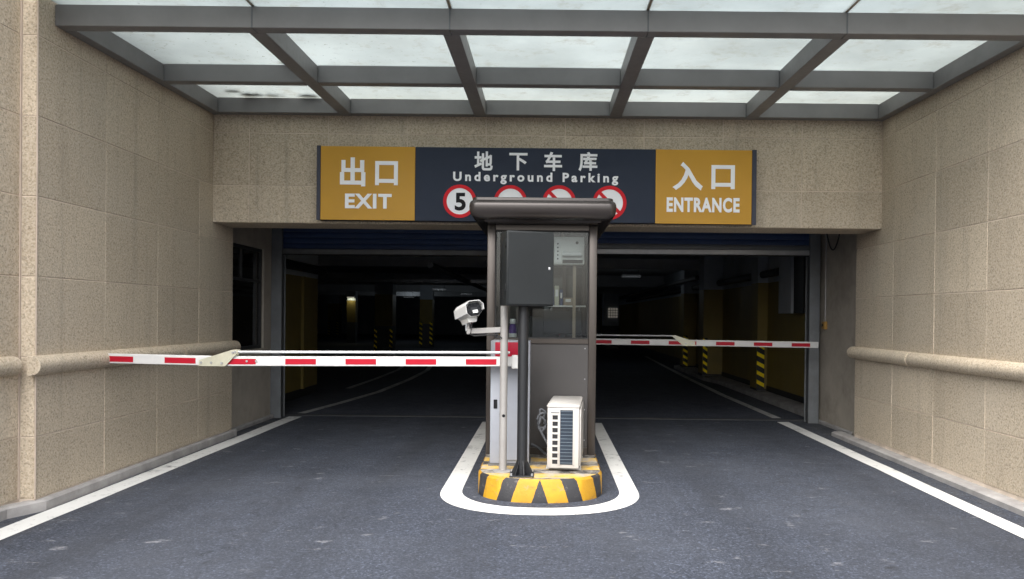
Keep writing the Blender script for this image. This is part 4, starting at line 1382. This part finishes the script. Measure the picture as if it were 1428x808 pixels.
# ------------------------------------------------------------------ air conditioner unit standing end-on
AX, AY = 0.16, 6.50
AM = Matrix.Translation((AX, AY, 0)) @ Matrix.Rotation(R(-4.5), 4, 'Z')
ac = empty('air_conditioner', (AX, AY + 0.3, HT), 'weathered white air conditioner outdoor unit standing end-on on the island', 'air conditioner')
def abox(nm, x0, x1, y0, y1, z0, z1, mat, parent, bev=0.0, sg_=1):
    bm = bmesh.new()
    add_box(bm, x0, x1, y0, y1, z0, z1, bev, sg_)
    bmesh.ops.transform(bm, matrix=AM, verts=bm.verts[:])
    return link_mesh(nm, finish(bm, nm, 40 if bev else None), mat, parent)
az0, az1 = HT + 0.018, 0.758
body = abox('casing', -0.135, 0.135, 0.0, 0.74, az0 + 0.012, az1 - 0.022, 'ac_white', ac, 0.010, 2)
bm = bmesh.new()
top_l = []
for ins, z in ((-0.006, az1 - 0.0215), (-0.006, az1 - 0.010), (0.004, az1), ):
    top_l.append((rrect(-0.135 + ins, 0.135 - ins, ins, 0.74 - ins, 0.02, 3), z))
rings = [[bm.verts.new((x, y, z)) for x, y in p] for p, z in top_l]
for a, b in zip(rings, rings[1:]):
    for k in range(len(a)):
        bm.faces.new((a[k], a[(k + 1) % len(a)], b[(k + 1) % len(b)], b[k]))
bm.faces.new(rings[0][::-1])
bm.faces.new(rings[-1])
bmesh.ops.transform(bm, matrix=AM, verts=bm.verts[:])
link_mesh('lid', finish(bm, 'lid', 40), 'ac_white', ac)
abox('foot', -0.15, 0.15, 0.10, 0.15, HT + 0.0005, az0 + 0.0118, 'ac_white', ac, 0.003)
abox('foot', -0.15, 0.15, 0.58, 0.63, HT + 0.0005, az0 + 0.0118, 'ac_white', ac, 0.003)
gr = abox('grille', -0.025, 0.082, -0.004, -0.0003, az0 + 0.045, az1 - 0.045, 'fin_blue', ac)
for k in range(19):
    z = az0 + 0.058 + k * 0.029
    if z < az1 - 0.052:
        abox('grille_bar', -0.025, 0.082, -0.008, -0.0045, z, z + 0.0035, 'grille_grey', gr)
abox('grille_edge', -0.033, -0.0255, -0.010, -0.0003, az0 + 0.04, az1 - 0.04, 'ac_white', ac, 0.002)
abox('grille_edge', 0.0825, 0.092, -0.010, -0.0003, az0 + 0.04, az1 - 0.04, 'ac_white', ac, 0.002)
for k in range(8):
    z = az0 + 0.050 + k * 0.0535
    sl = abox('vent_opening', -0.090, -0.046, -0.003, -0.0003, z, z + 0.036, 'hole_black', ac)
    abox('vent_hood', -0.093, -0.043, -0.010, -0.0003, z + 0.0365, z + 0.042, 'ac_white', sl)
abox('handle_recess', -0.105, -0.03, -0.0025, -0.0003, az1 - 0.072, az1 - 0.064, 'dark_steel', ac)
fg = abox('fan_panel', 0.1355, 0.150, 0.02, 0.72, az0 + 0.03, az1 - 0.04, 'ac_white', ac, 0.006)
hp = []
for k in range(40):
    a = 2 * math.pi * k / 16
    hp.append((0.005 - 0.028 - 0.03 * math.cos(a) + 0.01 * math.sin(k), 6.80 + 0.0015 * k, 0.53 + 0.075 * math.sin(a) + 0.002 * k))
o = tube_obj('refrigerant_hose', [(0.09, 6.82, 0.36), (0.04, 6.80, 0.36)] + hp, 0.010, 'hose_grey', None, 8)
tag(o, 'coiled grey hose on the left side of the outdoor air conditioner', 'hose')
o = tube_obj('drain_hose', [(-0.12, 7.24, 0.30), (-0.05, 7.22, 0.27), (0.0, 7.15, 0.235), (0.06, 7.10, 0.215), (0.2, 7.2, 0.21)], 0.014, 'hose_grey', None, 8)
tag(o, 'pale drain hose lying along the booth foot behind the air conditioner', 'hose')
